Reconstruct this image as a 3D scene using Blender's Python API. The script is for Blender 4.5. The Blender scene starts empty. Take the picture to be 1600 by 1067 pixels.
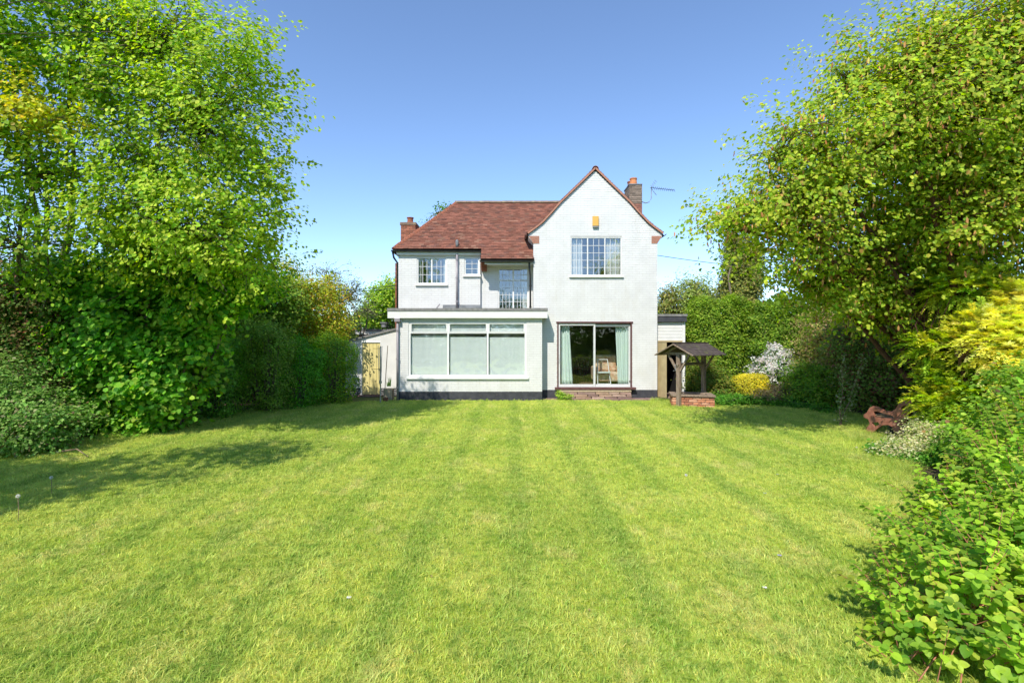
import bpy, math, random
import numpy as np
from mathutils import Vector, Matrix
S = bpy.context.scene
COL = S.collection
R = math.radians

# ------------------------------------------------------------------ camera, sky, sun, exposure
EYE = 1.88
F = 800.0                      # focal length in photo pixels (1600 wide)
cam_d = bpy.data.cameras.new('camera'); cam_d.lens = 18.0; cam_d.sensor_width = 36.0
cam_d.clip_start = 0.05; cam_d.clip_end = 3000
cam = bpy.data.objects.new('camera', cam_d); COL.objects.link(cam)
cam.location = (0, 0, EYE); cam.rotation_euler = (R(90), 0, 0)
S.camera = cam
W = bpy.data.worlds.new('World'); S.world = W; W.use_nodes = True
SUN_DIR = Vector((-0.38, -1.0, 1.15)).normalized()
nt = W.node_tree; nt.nodes.clear()
sky = nt.nodes.new('ShaderNodeTexSky'); sky.sky_type = 'NISHITA'; sky.sun_disc = False
sky.sun_elevation = math.asin(SUN_DIR.z)
sky.sun_rotation = math.atan2(SUN_DIR.x, SUN_DIR.y)
sky.altitude = 50; sky.air_density = 0.8; sky.dust_density = 0.0; sky.ozone_density = 3.6
bg = nt.nodes.new('ShaderNodeBackground'); bg.inputs[1].default_value = 0.138
wo = nt.nodes.new('ShaderNodeOutputWorld')
nt.links.new(sky.outputs[0], bg.inputs[0]); nt.links.new(bg.outputs[0], wo.inputs[0])
sd = bpy.data.lights.new('sun', 'SUN'); sd.energy = 2.85; sd.angle = R(0.5); sd.color = (1.0, 0.94, 0.83)
sun = bpy.data.objects.new('sun', sd); COL.objects.link(sun)
sun.rotation_euler = SUN_DIR.to_track_quat('Z', 'Y').to_euler(); sun.location = (-20, -60, 50)
S.view_settings.view_transform = 'Standard'; S.view_settings.look = 'None'
S.view_settings.exposure = 0.98; S.view_settings.gamma = 1.0; S.view_settings.use_curve_mapping = False
S.render.engine = 'CYCLES'
S.cycles.max_bounces = 10; S.cycles.diffuse_bounces = 7; S.cycles.transmission_bounces = 8; S.cycles.transparent_max_bounces = 12
S.cycles.use_denoising = True

# ------------------------------------------------------------------ helpers
def X(px, Y): return (px - 800.0) * Y / F
def Z(py, Y): return EYE - (py - 533.5) * Y / F
def GY(py): return EYE * F / (py - 533.5)          # distance of a ground point

def tag(o, label=None, cat=None, group=None, kind=None):
    if label: o['label'] = label
    if cat: o['category'] = cat
    if group: o['group'] = group
    if kind: o['kind'] = kind
    return o
def empty(name, loc, label, cat, group=None, rz=0):
    o = bpy.data.objects.new(name, None); COL.objects.link(o)
    o.location = loc; o.rotation_euler = (0, 0, rz); o.empty_display_size = 0.2
    return tag(o, label, cat, group)

class MB:
    """collects shapes; build() links them as one mesh object"""
    def __init__(s): s.v = []; s.f = []; s.m = []
    def poly(s, pts, faces, mi=0):
        n = len(s.v); s.v += [tuple(p) for p in pts]
        for f in faces: s.f.append([n + i for i in f]); s.m.append(mi)
        return s
    def box(s, x0, x1, y0, y1, z0, z1, mi=0):
        if x1 < x0: x0, x1 = x1, x0
        if y1 < y0: y0, y1 = y1, y0
        if z1 < z0: z0, z1 = z1, z0
        p = [(x0,y0,z0),(x1,y0,z0),(x1,y1,z0),(x0,y1,z0),(x0,y0,z1),(x1,y0,z1),(x1,y1,z1),(x0,y1,z1)]
        return s.poly(p, [(0,3,2,1),(4,5,6,7),(0,1,5,4),(1,2,6,5),(2,3,7,6),(3,0,4,7)], mi)
    def obox(s, c, ax, ay, az, mi=0):
        """oriented box: centre and three half-axis vectors"""
        c, ax, ay, az = map(Vector, (c, ax, ay, az)); p = []
        for k in (-1, 1):
            for (i, j) in ((-1,-1),(1,-1),(1,1),(-1,1)): p.append(c + ax*i + ay*j + az*k)
        return s.poly(p, [(0,3,2,1),(4,5,6,7),(0,1,5,4),(1,2,6,5),(2,3,7,6),(3,0,4,7)], mi)
    def bar(s, a, b, w, h, up=(0,0,1), mi=0):
        a, b = Vector(a), Vector(b); d = (b - a); L = d.length; d.normalize()
        u = Vector(up); sd_ = d.cross(u)
        if sd_.length < 1e-4: sd_ = d.cross(Vector((1,0,0)))
        sd_.normalize(); u = sd_.cross(d)
        return s.obox((a+b)/2, d*L/2, sd_*w/2, u*h/2, mi)
    def tube(s, pts, rad, n=8, mi=0, cap=True):
        pts = [Vector(p) for p in pts]
        if not hasattr(rad, '__len__'): rad = [rad]*len(pts)
        base = len(s.v); ref = Vector((0.13, 0.27, 0.95))
        for i, p in enumerate(pts):
            d = (pts[min(i+1, len(pts)-1)] - pts[max(i-1, 0)]).normalized()
            r = ref if abs(d.dot(ref)) < 0.95 else Vector((1, 0, 0))
            a = d.cross(r).normalized(); b = d.cross(a)
            for k in range(n):
                t = 2*math.pi*k/n
                s.v.append(tuple(p + (a*math.cos(t) + b*math.sin(t))*rad[i]))
        for i in range(len(pts)-1):
            for k in range(n):
                k2 = (k+1) % n
                s.f.append([base+i*n+k, base+i*n+k2, base+(i+1)*n+k2, base+(i+1)*n+k]); s.m.append(mi)
        if cap:
            s.f.append([base+k for k in range(n)][::-1]); s.m.append(mi)
            s.f.append([base+(len(pts)-1)*n+k for k in range(n)]); s.m.append(mi)
        return s
    def lathe(s, c, prof, n=16, mi=0):
        """prof: (radius, height) pairs from bottom to top"""
        return s.tube([(c[0], c[1], c[2]+h) for r, h in prof], [r for r, h in prof], n, mi)
    def prism(s, poly2, y0, y1, mi=0):
        """outline in XZ extruded along Y"""
        n = len(poly2)
        p = [(a, y0, b) for a, b in poly2] + [(a, y1, b) for a, b in poly2]
        f = [tuple(range(n)), tuple(range(2*n-1, n-1, -1))]
        f += [(i, i+n, (i+1) % n + n, (i+1) % n) for i in range(n)]
        return s.poly(p, f, mi)
    def build(s, name, mat, parent=None, bevel=0, smooth=False, kind=None, label=None, cat=None, group=None):
        me = bpy.data.meshes.new(name); me.from_pydata(s.v, [], s.f)
        mats = mat if isinstance(mat, (list, tuple)) else [mat]
        for m in mats: me.materials.append(m)
        if len(mats) > 1: me.polygons.foreach_set('material_index', s.m)
        if smooth: me.polygons.foreach_set('use_smooth', [True]*len(me.polygons))
        me.update()
        o = bpy.data.objects.new(name, me); COL.objects.link(o)
        if parent is not None:
            o.parent = parent
            # geometry is given in world space: bring it into the thing's own space
            M = Matrix.Translation(wloc(parent)).inverted()
            if ROT.get(top(parent).name): M = Matrix.Rotation(-ROT[top(parent).name], 4, 'Z') @ M
            me.transform(M)
        if bevel:
            b = o.modifiers.new('bevel', 'BEVEL'); b.width = bevel; b.segments = 2; b.limit_method = 'ANGLE'
        tag(o, label, cat, group, kind)
        return o
ROT = {}
def top(o):
    while o.parent: o = o.parent
    return o
def wloc(o):
    v = Vector((0,0,0))
    while o: v += Vector(o.location); o = o.parent
    return v

# ------------------------------------------------------------------ materials
def mat_new(name):
    m = bpy.data.materials.new(name); m.use_nodes = True
    n = m.node_tree; n.nodes.clear(); out = n.nodes.new('ShaderNodeOutputMaterial')
    return m, n, out
def noise_mat(name, c1, c2, scale=8, rough=0.8, c3=None, bump=0.0, bscale=60, stretch=(1,1,1), spec=0.3, detail=6, metallic=0, s3=1.3, t3=0.6, st3=(1,1,1)):
    m, n, out = mat_new(name)
    N = n.nodes; L = n.links
    b = N.new('ShaderNodeBsdfPrincipled'); b.inputs['Roughness'].default_value = rough
    b.inputs['Specular IOR Level'].default_value = spec; b.inputs['Metallic'].default_value = metallic
    g = N.new('ShaderNodeNewGeometry'); mp = N.new('ShaderNodeMapping'); mp.inputs['Scale'].default_value = stretch
    L.new(g.outputs['Position'], mp.inputs['Vector'])
    t = N.new('ShaderNodeTexNoise'); t.inputs['Scale'].default_value = scale; t.inputs['Detail'].default_value = detail
    L.new(mp.outputs[0], t.inputs['Vector'])
    r = N.new('ShaderNodeMapRange'); r.inputs[1].default_value = 0.35; r.inputs[2].default_value = 0.65
    L.new(t.outputs['Fac'], r.inputs[0])
    mx = N.new('ShaderNodeMix'); mx.data_type = 'RGBA'
    mx.inputs[6].default_value = (*c1, 1); mx.inputs[7].default_value = (*c2, 1)
    L.new(r.outputs[0], mx.inputs[0]); col = mx.outputs[2]
    if c3:
        t3n = N.new('ShaderNodeTexNoise'); t3n.inputs['Scale'].default_value = s3; t3n.inputs['Detail'].default_value = 8
        t3n.inputs['Roughness'].default_value = 0.7
        mp3 = N.new('ShaderNodeMapping'); mp3.inputs['Scale'].default_value = st3; L.new(g.outputs['Position'], mp3.inputs[0]); L.new(mp3.outputs[0], t3n.inputs['Vector'])
        r3 = N.new('ShaderNodeMapRange'); r3.inputs[1].default_value = t3-0.08; r3.inputs[2].default_value = t3+0.1
        L.new(t3n.outputs['Fac'], r3.inputs[0])
        m3 = N.new('ShaderNodeMix'); m3.data_type = 'RGBA'
        L.new(r3.outputs[0], m3.inputs[0]); L.new(col, m3.inputs[6]); m3.inputs[7].default_value = (*c3, 1); col = m3.outputs[2]
    L.new(col, b.inputs['Base Color'])
    if bump:
        t2 = N.new('ShaderNodeTexNoise'); t2.inputs['Scale'].default_value = bscale; t2.inputs['Detail'].default_value = 5
        L.new(mp.outputs[0], t2.inputs['Vector'])
        bp = N.new('ShaderNodeBump'); bp.inputs['Strength'].default_value = bump; bp.inputs['Distance'].default_value = 0.01
        L.new(t2.outputs['Fac'], bp.inputs['Height']); L.new(bp.outputs[0], b.inputs['Normal'])
    L.new(b.outputs[0], out.inputs[0])
    return m
def attr_mat(name, rough=0.85, spec=0.2, trans=0.0, gloss=0.0, bump=0.0, dirt=None):
    """colour from the per-piece attribute 'tint'; leaves also let light through"""
    m, n, out = mat_new(name); N = n.nodes; L = n.links
    a = N.new('ShaderNodeAttribute'); a.attribute_name = 'tint'
    col = a.outputs['Color']
    if dirt:
        g = N.new('ShaderNodeNewGeometry'); t = N.new('ShaderNodeTexNoise'); t.inputs['Scale'].default_value = dirt[1]; t.inputs['Detail'].default_value = 8
        L.new(g.outputs['Position'], t.inputs['Vector'])
        r = N.new('ShaderNodeMapRange'); r.inputs[1].default_value = 0.45; r.inputs[2].default_value = 0.72; r.inputs[4].default_value = dirt[2]
        L.new(t.outputs['Fac'], r.inputs[0])
        mx = N.new('ShaderNodeMix'); mx.data_type = 'RGBA'; L.new(r.outputs[0], mx.inputs[0]); L.new(col, mx.inputs[6]); mx.inputs[7].default_value = (*dirt[0], 1)
        col = mx.outputs[2]
    b = N.new('ShaderNodeBsdfPrincipled'); b.inputs['Roughness'].default_value = rough; b.inputs['Specular IOR Level'].default_value = spec
    L.new(col, b.inputs['Base Color'])
    sh = b.outputs[0]
    if trans:
        tr = N.new('ShaderNodeBsdfTranslucent')
        hs = N.new('ShaderNodeHueSaturation'); hs.inputs['Hue'].default_value = 0.5; hs.inputs['Saturation'].default_value = 1.1; hs.inputs['Value'].default_value = 1.35
        L.new(col, hs.inputs['Color']); L.new(hs.outputs[0], tr.inputs['Color'])
        ms = N.new('ShaderNodeMixShader'); ms.inputs[0].default_value = trans
        L.new(sh, ms.inputs[1]); L.new(tr.outputs[0], ms.inputs[2]); sh = ms.outputs[0]
    L.new(sh, out.inputs[0])
    return m
def glass_mat(name, base=0.05, tint=(0.96, 0.98, 0.98), boost=1.0, wobble=0.0):
    m, n, out = mat_new(name); N = n.nodes; L = n.links
    tr = N.new('ShaderNodeBsdfTransparent'); tr.inputs[0].default_value = (*tint, 1)
    gl = N.new('ShaderNodeBsdfGlossy'); gl.inputs['Roughness'].default_value = 0.02
    fr = N.new('ShaderNodeFresnel'); fr.inputs[0].default_value = 1.52
    ad = N.new('ShaderNodeMath'); ad.operation = 'MULTIPLY_ADD'; ad.inputs[1].default_value = boost; ad.inputs[2].default_value = base; ad.use_clamp = True
    L.new(fr.outputs[0], ad.inputs[0])
    # only the outer face mirrors; the inner face of the pane just lets light through
    gb = N.new('ShaderNodeNewGeometry'); inv = N.new('ShaderNodeMath'); inv.operation = 'SUBTRACT'; inv.inputs[0].default_value = 1.0; L.new(gb.outputs['Backfacing'], inv.inputs[1])
    fm = N.new('ShaderNodeMath'); fm.operation = 'MULTIPLY'; L.new(ad.outputs[0], fm.inputs[0]); L.new(inv.outputs[0], fm.inputs[1])
    if wobble:
        g = N.new('ShaderNodeNewGeometry'); t = N.new('ShaderNodeTexNoise'); t.inputs['Scale'].default_value = 2.2; t.inputs['Detail'].default_value = 2
        L.new(g.outputs['Position'], t.inputs['Vector'])
        bp = N.new('ShaderNodeBump'); bp.inputs['Strength'].default_value = wobble; bp.inputs['Distance'].default_value = 0.02
        L.new(t.outputs['Fac'], bp.inputs['Height']); L.new(bp.outputs[0], gl.inputs['Normal'])
    ms = N.new('ShaderNodeMixShader'); L.new(fm.outputs[0], ms.inputs[0]); L.new(tr.outputs[0], ms.inputs[1]); L.new(gl.outputs[0], ms.inputs[2])
    L.new(ms.outputs[0], out.inputs[0]); return m

M = {}
M['white_brick'] = noise_mat('white_painted_brick', (0.71,0.705,0.69), (0.65,0.645,0.63), 3, 0.6, c3=(0.63,0.615,0.575), bump=0.35, bscale=45, s3=2.6, t3=0.62, st3=(1,1,.28))
M['white_mortar'] = noise_mat('white_painted_mortar', (0.60,0.59,0.57), (0.54,0.53,0.51), 5, 0.7, bump=0.1)
M['white_paint'] = noise_mat('white_gloss_paint', (0.78,0.77,0.74), (0.72,0.71,0.68), 6, 0.4, spec=0.4)
M['upvc'] = noise_mat('white_frame', (0.80,0.80,0.79), (0.76,0.76,0.74), 4, 0.3, spec=0.5)
M['aluminium'] = noise_mat('pale_aluminium', (0.68,0.68,0.67), (0.60,0.60,0.60), 9, 0.35, spec=0.5)
M['plinth'] = noise_mat('black_plinth_paint', (0.042,0.043,0.052), (0.07,0.07,0.08), 7, 0.6, c3=(0.22,0.16,0.13), bump=0.3, s3=5, t3=0.70)
M['brick_mortar'] = noise_mat('mortar', (0.34,0.29,0.24), (0.26,0.22,0.19), 12, 0.9, bump=0.3)
M['pieces'] = attr_mat('fired_clay', 0.85, 0.15, dirt=((0.12,0.075,0.055), 3.0, 0.4))
M['clean_pieces'] = attr_mat('clay_and_stone', 0.85, 0.15, dirt=((0.10,0.09,0.07), 14.0, 0.5))
M['roof_under'] = noise_mat('roof_underlay', (0.05,0.03,0.025), (0.07,0.04,0.03), 5, 0.95)
M['lead'] = noise_mat('dull_lead', (0.16,0.17,0.18), (0.24,0.25,0.26), 6, 0.55, spec=0.4)
M['felt'] = noise_mat('grey_roof_felt', (0.17,0.17,0.16), (0.26,0.25,0.24), 9, 0.9, bump=0.3, bscale=200)
M['black_pipe'] = noise_mat('black_pipe', (0.02,0.02,0.022), (0.04,0.04,0.042), 8, 0.4, spec=0.5)
M['grey_pipe'] = noise_mat('grey_pipe', (0.24,0.22,0.24), (0.34,0.31,0.33), 4, 0.4, spec=0.5)
M['kneeler'] = noise_mat('pink_tile_edge', (0.45,0.22,0.15), (0.36,0.17,0.12), 20, 0.85, bump=0.3)
M['brown_wood'] = noise_mat('brown_stained_frame', (0.10,0.045,0.045), (0.15,0.075,0.07), 10, 0.5, stretch=(1,1,4))
M['yellow_door'] = noise_mat('cream_yellow_paint', (0.72,0.62,0.28), (0.66,0.56,0.24), 4, 0.45, stretch=(1,1,.2))
M['tan_door'] = noise_mat('tan_paint', (0.50,0.40,0.22), (0.42,0.33,0.18), 5, 0.5)
M['alarm'] = noise_mat('amber_plastic', (0.72,0.42,0.10), (0.66,0.37,0.08), 5, 0.35)
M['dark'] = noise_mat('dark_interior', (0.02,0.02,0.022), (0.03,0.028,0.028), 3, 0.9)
M['room_wall'] = noise_mat('room_plaster', (0.30,0.25,0.20), (0.26,0.21,0.17), 2, 0.9)
M['carpet'] = noise_mat('brown_carpet', (0.13,0.08,0.055), (0.18,0.11,0.08), 30, 0.95)
M['glass'] = glass_mat('window_glass', 0.18, boost=1.5, wobble=0.25)
M['door_glass'] = glass_mat('patio_glass', 0.09, boost=1.3, wobble=0.12)
M['room_glass'] = glass_mat('sunroom_glass', 0.17, boost=1.5, wobble=0.5)
M['leadcame'] = noise_mat('lead_came', (0.58,0.59,0.60), (0.66,0.66,0.66), 6, 0.5)
M['net'] = noise_mat('net_curtain', (0.62,0.62,0.58), (0.5,0.5,0.47), 14, 0.9, stretch=(3,1,.1))
M['mint'] = noise_mat('mint_cloth', (0.68,0.77,0.71), (0.60,0.70,0.64), 9, 0.9, stretch=(3,1,.1))
M['blind'] = noise_mat('pale_mint_blind', (0.80,0.83,0.81), (0.75,0.79,0.77), 3, 0.8, stretch=(6,1,.3))
M['old_wood'] = noise_mat('weathered_wood', (0.20,0.14,0.10), (0.32,0.25,0.19), 12, 0.85, stretch=(3,3,.5), bump=0.5, bscale=40)
M['dark_board'] = noise_mat('mossy_dark_board', (0.055,0.042,0.038), (0.11,0.085,0.075), 9, 0.85, c3=(0.13,0.14,0.04), bump=0.5, bscale=40, s3=6, t3=0.62)
M['bench'] = noise_mat('red_brown_bench_paint', (0.27,0.10,0.065), (0.35,0.15,0.10), 14, 0.5, bump=0.2, bscale=60)
M['bench_slat'] = noise_mat('brown_bench_slat', (0.34,0.22,0.12), (0.46,0.33,0.19), 14, 0.6, bump=0.2, bscale=60)
M['metal'] = noise_mat('dull_metal', (0.35,0.35,0.36), (0.5,0.5,0.5), 8, 0.4, metallic=0.7)
M['bark'] = noise_mat('grey_brown_bark', (0.11,0.085,0.06), (0.23,0.18,0.13), 12, 0.9, stretch=(3,3,.6), bump=0.7, bscale=25, c3=(0.10,0.12,0.04), s3=2.5)
M['red_bark'] = noise_mat('red_brown_bark', (0.10,0.045,0.03), (0.17,0.08,0.055), 12, 0.9, stretch=(3,3,.6), bump=0.6, bscale=25)
M['twig'] = noise_mat('twig', (0.20,0.14,0.09), (0.30,0.20,0.13), 18, 0.8)
M['red_twig'] = noise_mat('red_twig', (0.34,0.12,0.07), (0.42,0.2,0.12), 18, 0.7)
M['leaf'] = attr_mat('leaf', 0.55, 0.28, trans=0.5)
M['waxy_leaf'] = attr_mat('waxy_leaf', 0.5, 0.28, trans=0.45, dirt=((0.14,0.24,0.025), 16.0, 0.45))
M['petal'] = attr_mat('petal', 0.8, 0.1, trans=0.3)
M['soil'] = noise_mat('soil', (0.05,0.035,0.022), (0.10,0.07,0.045), 6, 0.95, bump=0.8, bscale=30)
M['paving'] = noise_mat('brown_paving', (0.22,0.14,0.12), (0.30,0.20,0.17), 6, 0.85, bump=0.4, bscale=30)
M['stone_pot'] = noise_mat('sandy_stone', (0.48,0.38,0.25), (0.36,0.28,0.18), 18, 0.9, bump=0.6, bscale=40)
M['far_ground'] = noise_mat('far_ground', (0.07,0.11,0.03), (0.10,0.13,0.04), 1.2, 0.95)

# ------------------------------------------------------------------ mesh from numpy, with tint
def np_mesh(name, V, Fc, tint, mat, parent=None, kind=None, smooth=False, origin=None):
    """V (n,3); Fc: (m,k) int array; tint (m,3) per face"""
    V = np.asarray(V, np.float32).copy()
    o0 = np.array(wloc(parent) if parent is not None else (origin or (0,0,0)), np.float32); V -= o0
    me = bpy.data.meshes.new(name); k = Fc.shape[1]; m = len(Fc)
    me.vertices.add(len(V)); me.vertices.foreach_set('co', V.ravel())
    me.loops.add(m*k); me.loops.foreach_set('vertex_index', Fc.astype(np.int32).ravel())
    me.polygons.add(m); me.polygons.foreach_set('loop_start', np.arange(0, m*k, k, dtype=np.int32))
    me.polygons.foreach_set('loop_total', np.full(m, k, np.int32))
    me.polygons.foreach_set('use_smooth', np.full(m, bool(smooth)))
    me.update(calc_edges=True)
    if tint is not None:
        a = me.attributes.new('tint', 'FLOAT_COLOR', 'FACE')
        c = np.ones((m, 4), np.float32); c[:, :3] = tint; a.data.foreach_set('color', c.ravel())
    me.materials.append(mat)
    o = bpy.data.objects.new(name, me); COL.objects.link(o)
    if parent is not None: o.parent = parent
    elif origin: o.location = origin
    if kind: o['kind'] = kind
    return o
BOXF = np.array([(0,3,2,1),(4,5,6,7),(0,1,5,4),(1,2,6,5),(2,3,7,6),(3,0,4,7)])
class Pieces:
    """many small boxes (bricks, tiles) in one mesh, each with its own tint"""
    def __init__(s): s.P = []; s.T = []
    def add(s, c, ax, ay, az, tint):
        c, ax, ay, az = (np.array(q, float) for q in (c, ax, ay, az))
        s.P.append([c-ax-ay-az, c+ax-ay-az, c+ax+ay-az, c-ax+ay-az, c-ax-ay+az, c+ax-ay+az, c+ax+ay+az, c-ax+ay+az]); s.T.append(tint)
    def build(s, name, mat, parent, kind='stuff'):
        n = len(s.P); V = np.array(s.P).reshape(-1, 3)
        Fc = (BOXF[None] + 8*np.arange(n)[:, None, None]).reshape(-1, 4)
        return np_mesh(name, V, Fc, np.repeat(np.array(s.T), 6, axis=0), mat, parent, kind)

rng = np.random.default_rng(7)
random.seed(11)
def rects_minus(x0, x1, z0, z1, holes):
    xs = sorted({x0, x1, *[min(max(h[i], x0), x1) for h in holes for i in (0, 1)]})
    zs = sorted({z0, z1, *[min(max(h[i], z0), z1) for h in holes for i in (2, 3)]})
    out = []
    for a, b in zip(xs[:-1], xs[1:]):
        run = None
        for c, d in zip(zs[:-1], zs[1:]):
            cx, cz = (a+b)/2, (c+d)/2
            if any(h[0] < cx < h[1] and h[2] < cz < h[3] for h in holes):
                run = None; continue
            if run is not None: out[run] = (a, b, out[run][2], d)
            else: out.append((a, b, c, d)); run = len(out)-1
    return out
def wall(parent, x0, x1, z0, z1, Y, th=0.25, holes=(), label=None, clip=None, bricks='white', zb=0.32, name='wall', plinth=True):
    """painted brick wall facing the camera; every brick is real relief. clip(z) -> (xmin, xmax) for gables"""
    mb = MB()
    if clip is None:
        for r in rects_minus(x0, x1, z0, z1, holes): mb.box(r[0], r[1], Y, Y+th, r[2], r[3])
    else:
        zt = clip['z0']
        for r in rects_minus(x0, x1, z0, zt, holes): mb.box(r[0], r[1], Y, Y+th, r[2], r[3])
        mb.prism(clip['poly'], Y, Y+th)
    w = mb.build(name, M['white_mortar'] if bricks == 'white' else M['brick_mortar'], parent, label=label)
    pc = Pieces(); ch = 0.0745; bl = 0.226; j = 0.009 if bricks == 'white' else 0.011; row = 0; z = z0
    pl = Pieces()
    while z < (clip['top'] if clip else z1) - 0.01:
        zz = min(z + ch, clip['top'] if clip else z1); zc = (z+zz)/2
        a, b = (x0, x1) if clip is None or zc < clip['z0'] else clip['f'](zz)
        segs = [(a, b)]
        for h in holes:
            if h[2] < zz-0.01 and h[3] > z+0.01:
                ns = []
                for s0, s1 in segs:
                    if h[0] > s0: ns.append((s0, min(s1, h[0])))
                    if h[1] < s1: ns.append((max(s0, h[1]), s1))
                ns = [q for q in ns if q[1]-q[0] > 0.02]; segs = ns
        off = (row % 2)*bl/2
        k0 = math.floor((x0-off)/bl)
        for s0, s1 in segs:
            k = math.floor((s0-off)/bl)
            while k*bl+off < s1:
                p, q = max(k*bl+off, s0), min((k+1)*bl+off - j, s1); k += 1
                if q-p < 0.02: continue
                dp = (0.005 if bricks == 'white' else .007) + rng.uniform(-0.001, 0.0015)
                is_pl = plinth and zc < zb
                t = rng.normal(0, 0.015)
                col = (0.75+t, 0.74+t, 0.71+t)
                if bricks == 'red':
                    g = rng.uniform(0.6, 1.25); col = (0.30*g, 0.115*g, 0.07*g)
                (pl if is_pl else pc).add(((p+q)/2, Y-dp/2+0.001, zc-j/2), ((q-p)/2,0,0), (0,dp/2+0.001,0), (0,0,(zz-z-j)/2), col)
        z += ch; row += 1
    if pc.P:
        m = M['white_brick'] if bricks == 'white' else M['pieces']
        pc.build('bricks', m, w)
    if pl.P:
        pl.build('plinth_bricks', M['plinth'], w); MB().box(x0-.001, x1+.001, Y-.002, Y-.0005, -.02, zb-.01).build('plinth_coat', M['plinth'], w)
    return w
# ------------------------------------------------------------------ ground
def sheet(name, x0, x1, y0, y1, z, mat):
    return MB().poly([(x0,y0,z),(x1,y0,z),(x1,y1,z),(x0,y1,z)], [(0,1,2,3)]).build(name, mat, kind='structure')
sheet('ground', -900, 900, -900, 900, -0.012, M['far_ground'])
def flat(name, pts, z, mat):
    return MB().poly([(x, y, z) for x, y in pts], [tuple(range(len(pts)))]).build(name, mat, kind='structure')
flat('flower_bed', [(-16,-6),(16,-6),(16,22),(5.9,22),(5.9,15),(-6.5,15),(-6.5,22),(-16,22)], -0.004, M['soil'])
LAWN = [(-4.6,-6),(5.2,-6),(5.2,1.0),(3.4,3.4),(4.4,5.6),(5.9,7.9),(6.9,10.0),(8.4,12.0),(8.6,14.2),(7.6,15.4),(6.2,15.9),(4.4,16.2),(1.0,16.35),(1.0,16.2),(-3.95,16.2),(-5.4,15.8),
        (-6.4,14.2),(-7.2,12.4),(-7.6,10.6),(-8.0,8.6),(-9.0,7.0),(-9.4,5.0),(-9.4,2.0),(-8.0,-6)]
# lawn colour: mottled with mown bands that run towards the house
def lawn_nodes(n, blade):
    N = n.nodes; L = n.links
    g = N.new('ShaderNodeNewGeometry')
    def noise(scale, detail=4, st=(1,1,1), rough=0.5):
        mp = N.new('ShaderNodeMapping'); mp.inputs['Scale'].default_value = st; L.new(g.outputs['Position'], mp.inputs[0])
        t = N.new('ShaderNodeTexNoise'); t.inputs['Scale'].default_value = scale; t.inputs['Detail'].default_value = detail; t.inputs['Roughness'].default_value = rough
        L.new(mp.outputs[0], t.inputs['Vector']); return t.outputs['Fac']
    def rng_(x, a, b, lo=0, hi=1):
        r = N.new('ShaderNodeMapRange'); r.inputs[1].default_value = a; r.inputs[2].default_value = b; r.inputs[3].default_value = lo; r.inputs[4].default_value = hi
        L.new(x, r.inputs[0]); return r.outputs[0]
    def mix(f, a, b):
        m = N.new('ShaderNodeMix'); m.data_type = 'RGBA'; L.new(f, m.inputs[0])
        for i, c in ((6, a), (7, b)):
            if isinstance(c, tuple): m.inputs[i].default_value = (*c, 1)
            else: L.new(c, m.inputs[i])
        return m.outputs[2]
    k = 1.0
    green = (0.41, 0.58, 0.06); lime = (0.62, 0.72, 0.14); straw = (0.80, 0.73, 0.34); deep = (0.18, 0.39, 0.04)
    c = mix(rng_(noise(0.9, 6, rough=0.65), 0.38, 0.62), green, lime)
    c = mix(rng_(noise(0.28, 3), 0.46, 0.60, 0, 0.45), c, (0.24, 0.42, 0.04))
    c = mix(rng_(noise(2.1, 7, (1.0, 0.6, 1), 0.7), 0.52, 0.72, 0, 0.75), c, straw)
    c = mix(rng_(noise(1.4, 6, (1, 0.8, 1), 0.65), 0.58, 0.74, 0, 0.7), c, deep)
    # bands left by the mower
    sx = N.new('ShaderNodeSeparateXYZ'); L.new(g.outputs['Position'], sx.inputs[0])
    wob = N.new('ShaderNodeMath'); wob.operation = 'MULTIPLY_ADD'; wob.inputs[1].default_value = 0.35; L.new(noise(0.5, 2), wob.inputs[0]); L.new(sx.outputs[0], wob.inputs[2])
    s = N.new('ShaderNodeMath'); s.operation = 'MULTIPLY'; s.inputs[1].default_value = 2*math.pi/0.92; L.new(wob.outputs[0], s.inputs[0])
    sn = N.new('ShaderNodeMath'); sn.operation = 'SINE'; L.new(s.outputs[0], sn.inputs[0])
    st = N.new('ShaderNodeMath'); st.operation = 'MULTIPLY'; L.new(rng_(sn.outputs[0], 0.3, 0.95, 0, 0.72), st.inputs[0]); L.new(rng_(noise(1.3, 6, (1, .5, 1), 0.7), 0.38, 0.62, 0.1, 1), st.inputs[1])
    c = mix(st.outputs[0], c, (0.15, 0.33, 0.03))
    # fine blade-to-blade change
    c = mix(rng_(noise(38, 3), 0.44, 0.60, 0, 0.7), c, (0.58, 0.70, 0.17))
    c = mix(rng_(noise(13, 4), 0.50, 0.66, 0, 0.6), c, (0.17, 0.36, 0.035))
    return c, g, sx
m, n, out = mat_new('lawn_turf'); c, g, _ = lawn_nodes(n, False)
hs = n.nodes.new('ShaderNodeHueSaturation'); hs.inputs['Value'].default_value = 0.6; n.links.new(c, hs.inputs['Color'])
b = n.nodes.new('ShaderNodeBsdfPrincipled'); b.inputs['Roughness'].default_value = 0.9; b.inputs['Specular IOR Level'].default_value = 0.1
n.links.new(hs.outputs[0], b.inputs['Base Color']); n.links.new(b.outputs[0], out.inputs[0]); M['turf'] = m
m, n, out = mat_new('grass_blade'); c, g, _ = lawn_nodes(n, True)
b = n.nodes.new('ShaderNodeBsdfPrincipled'); b.inputs['Roughness'].default_value = 0.55; b.inputs['Specular IOR Level'].default_value = 0.3
tr = n.nodes.new('ShaderNodeBsdfTranslucent'); ms = n.nodes.new('ShaderNodeMixShader'); ms.inputs[0].default_value = 0.35
at = n.nodes.new('ShaderNodeAttribute'); at.attribute_name = 'tint'
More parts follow.
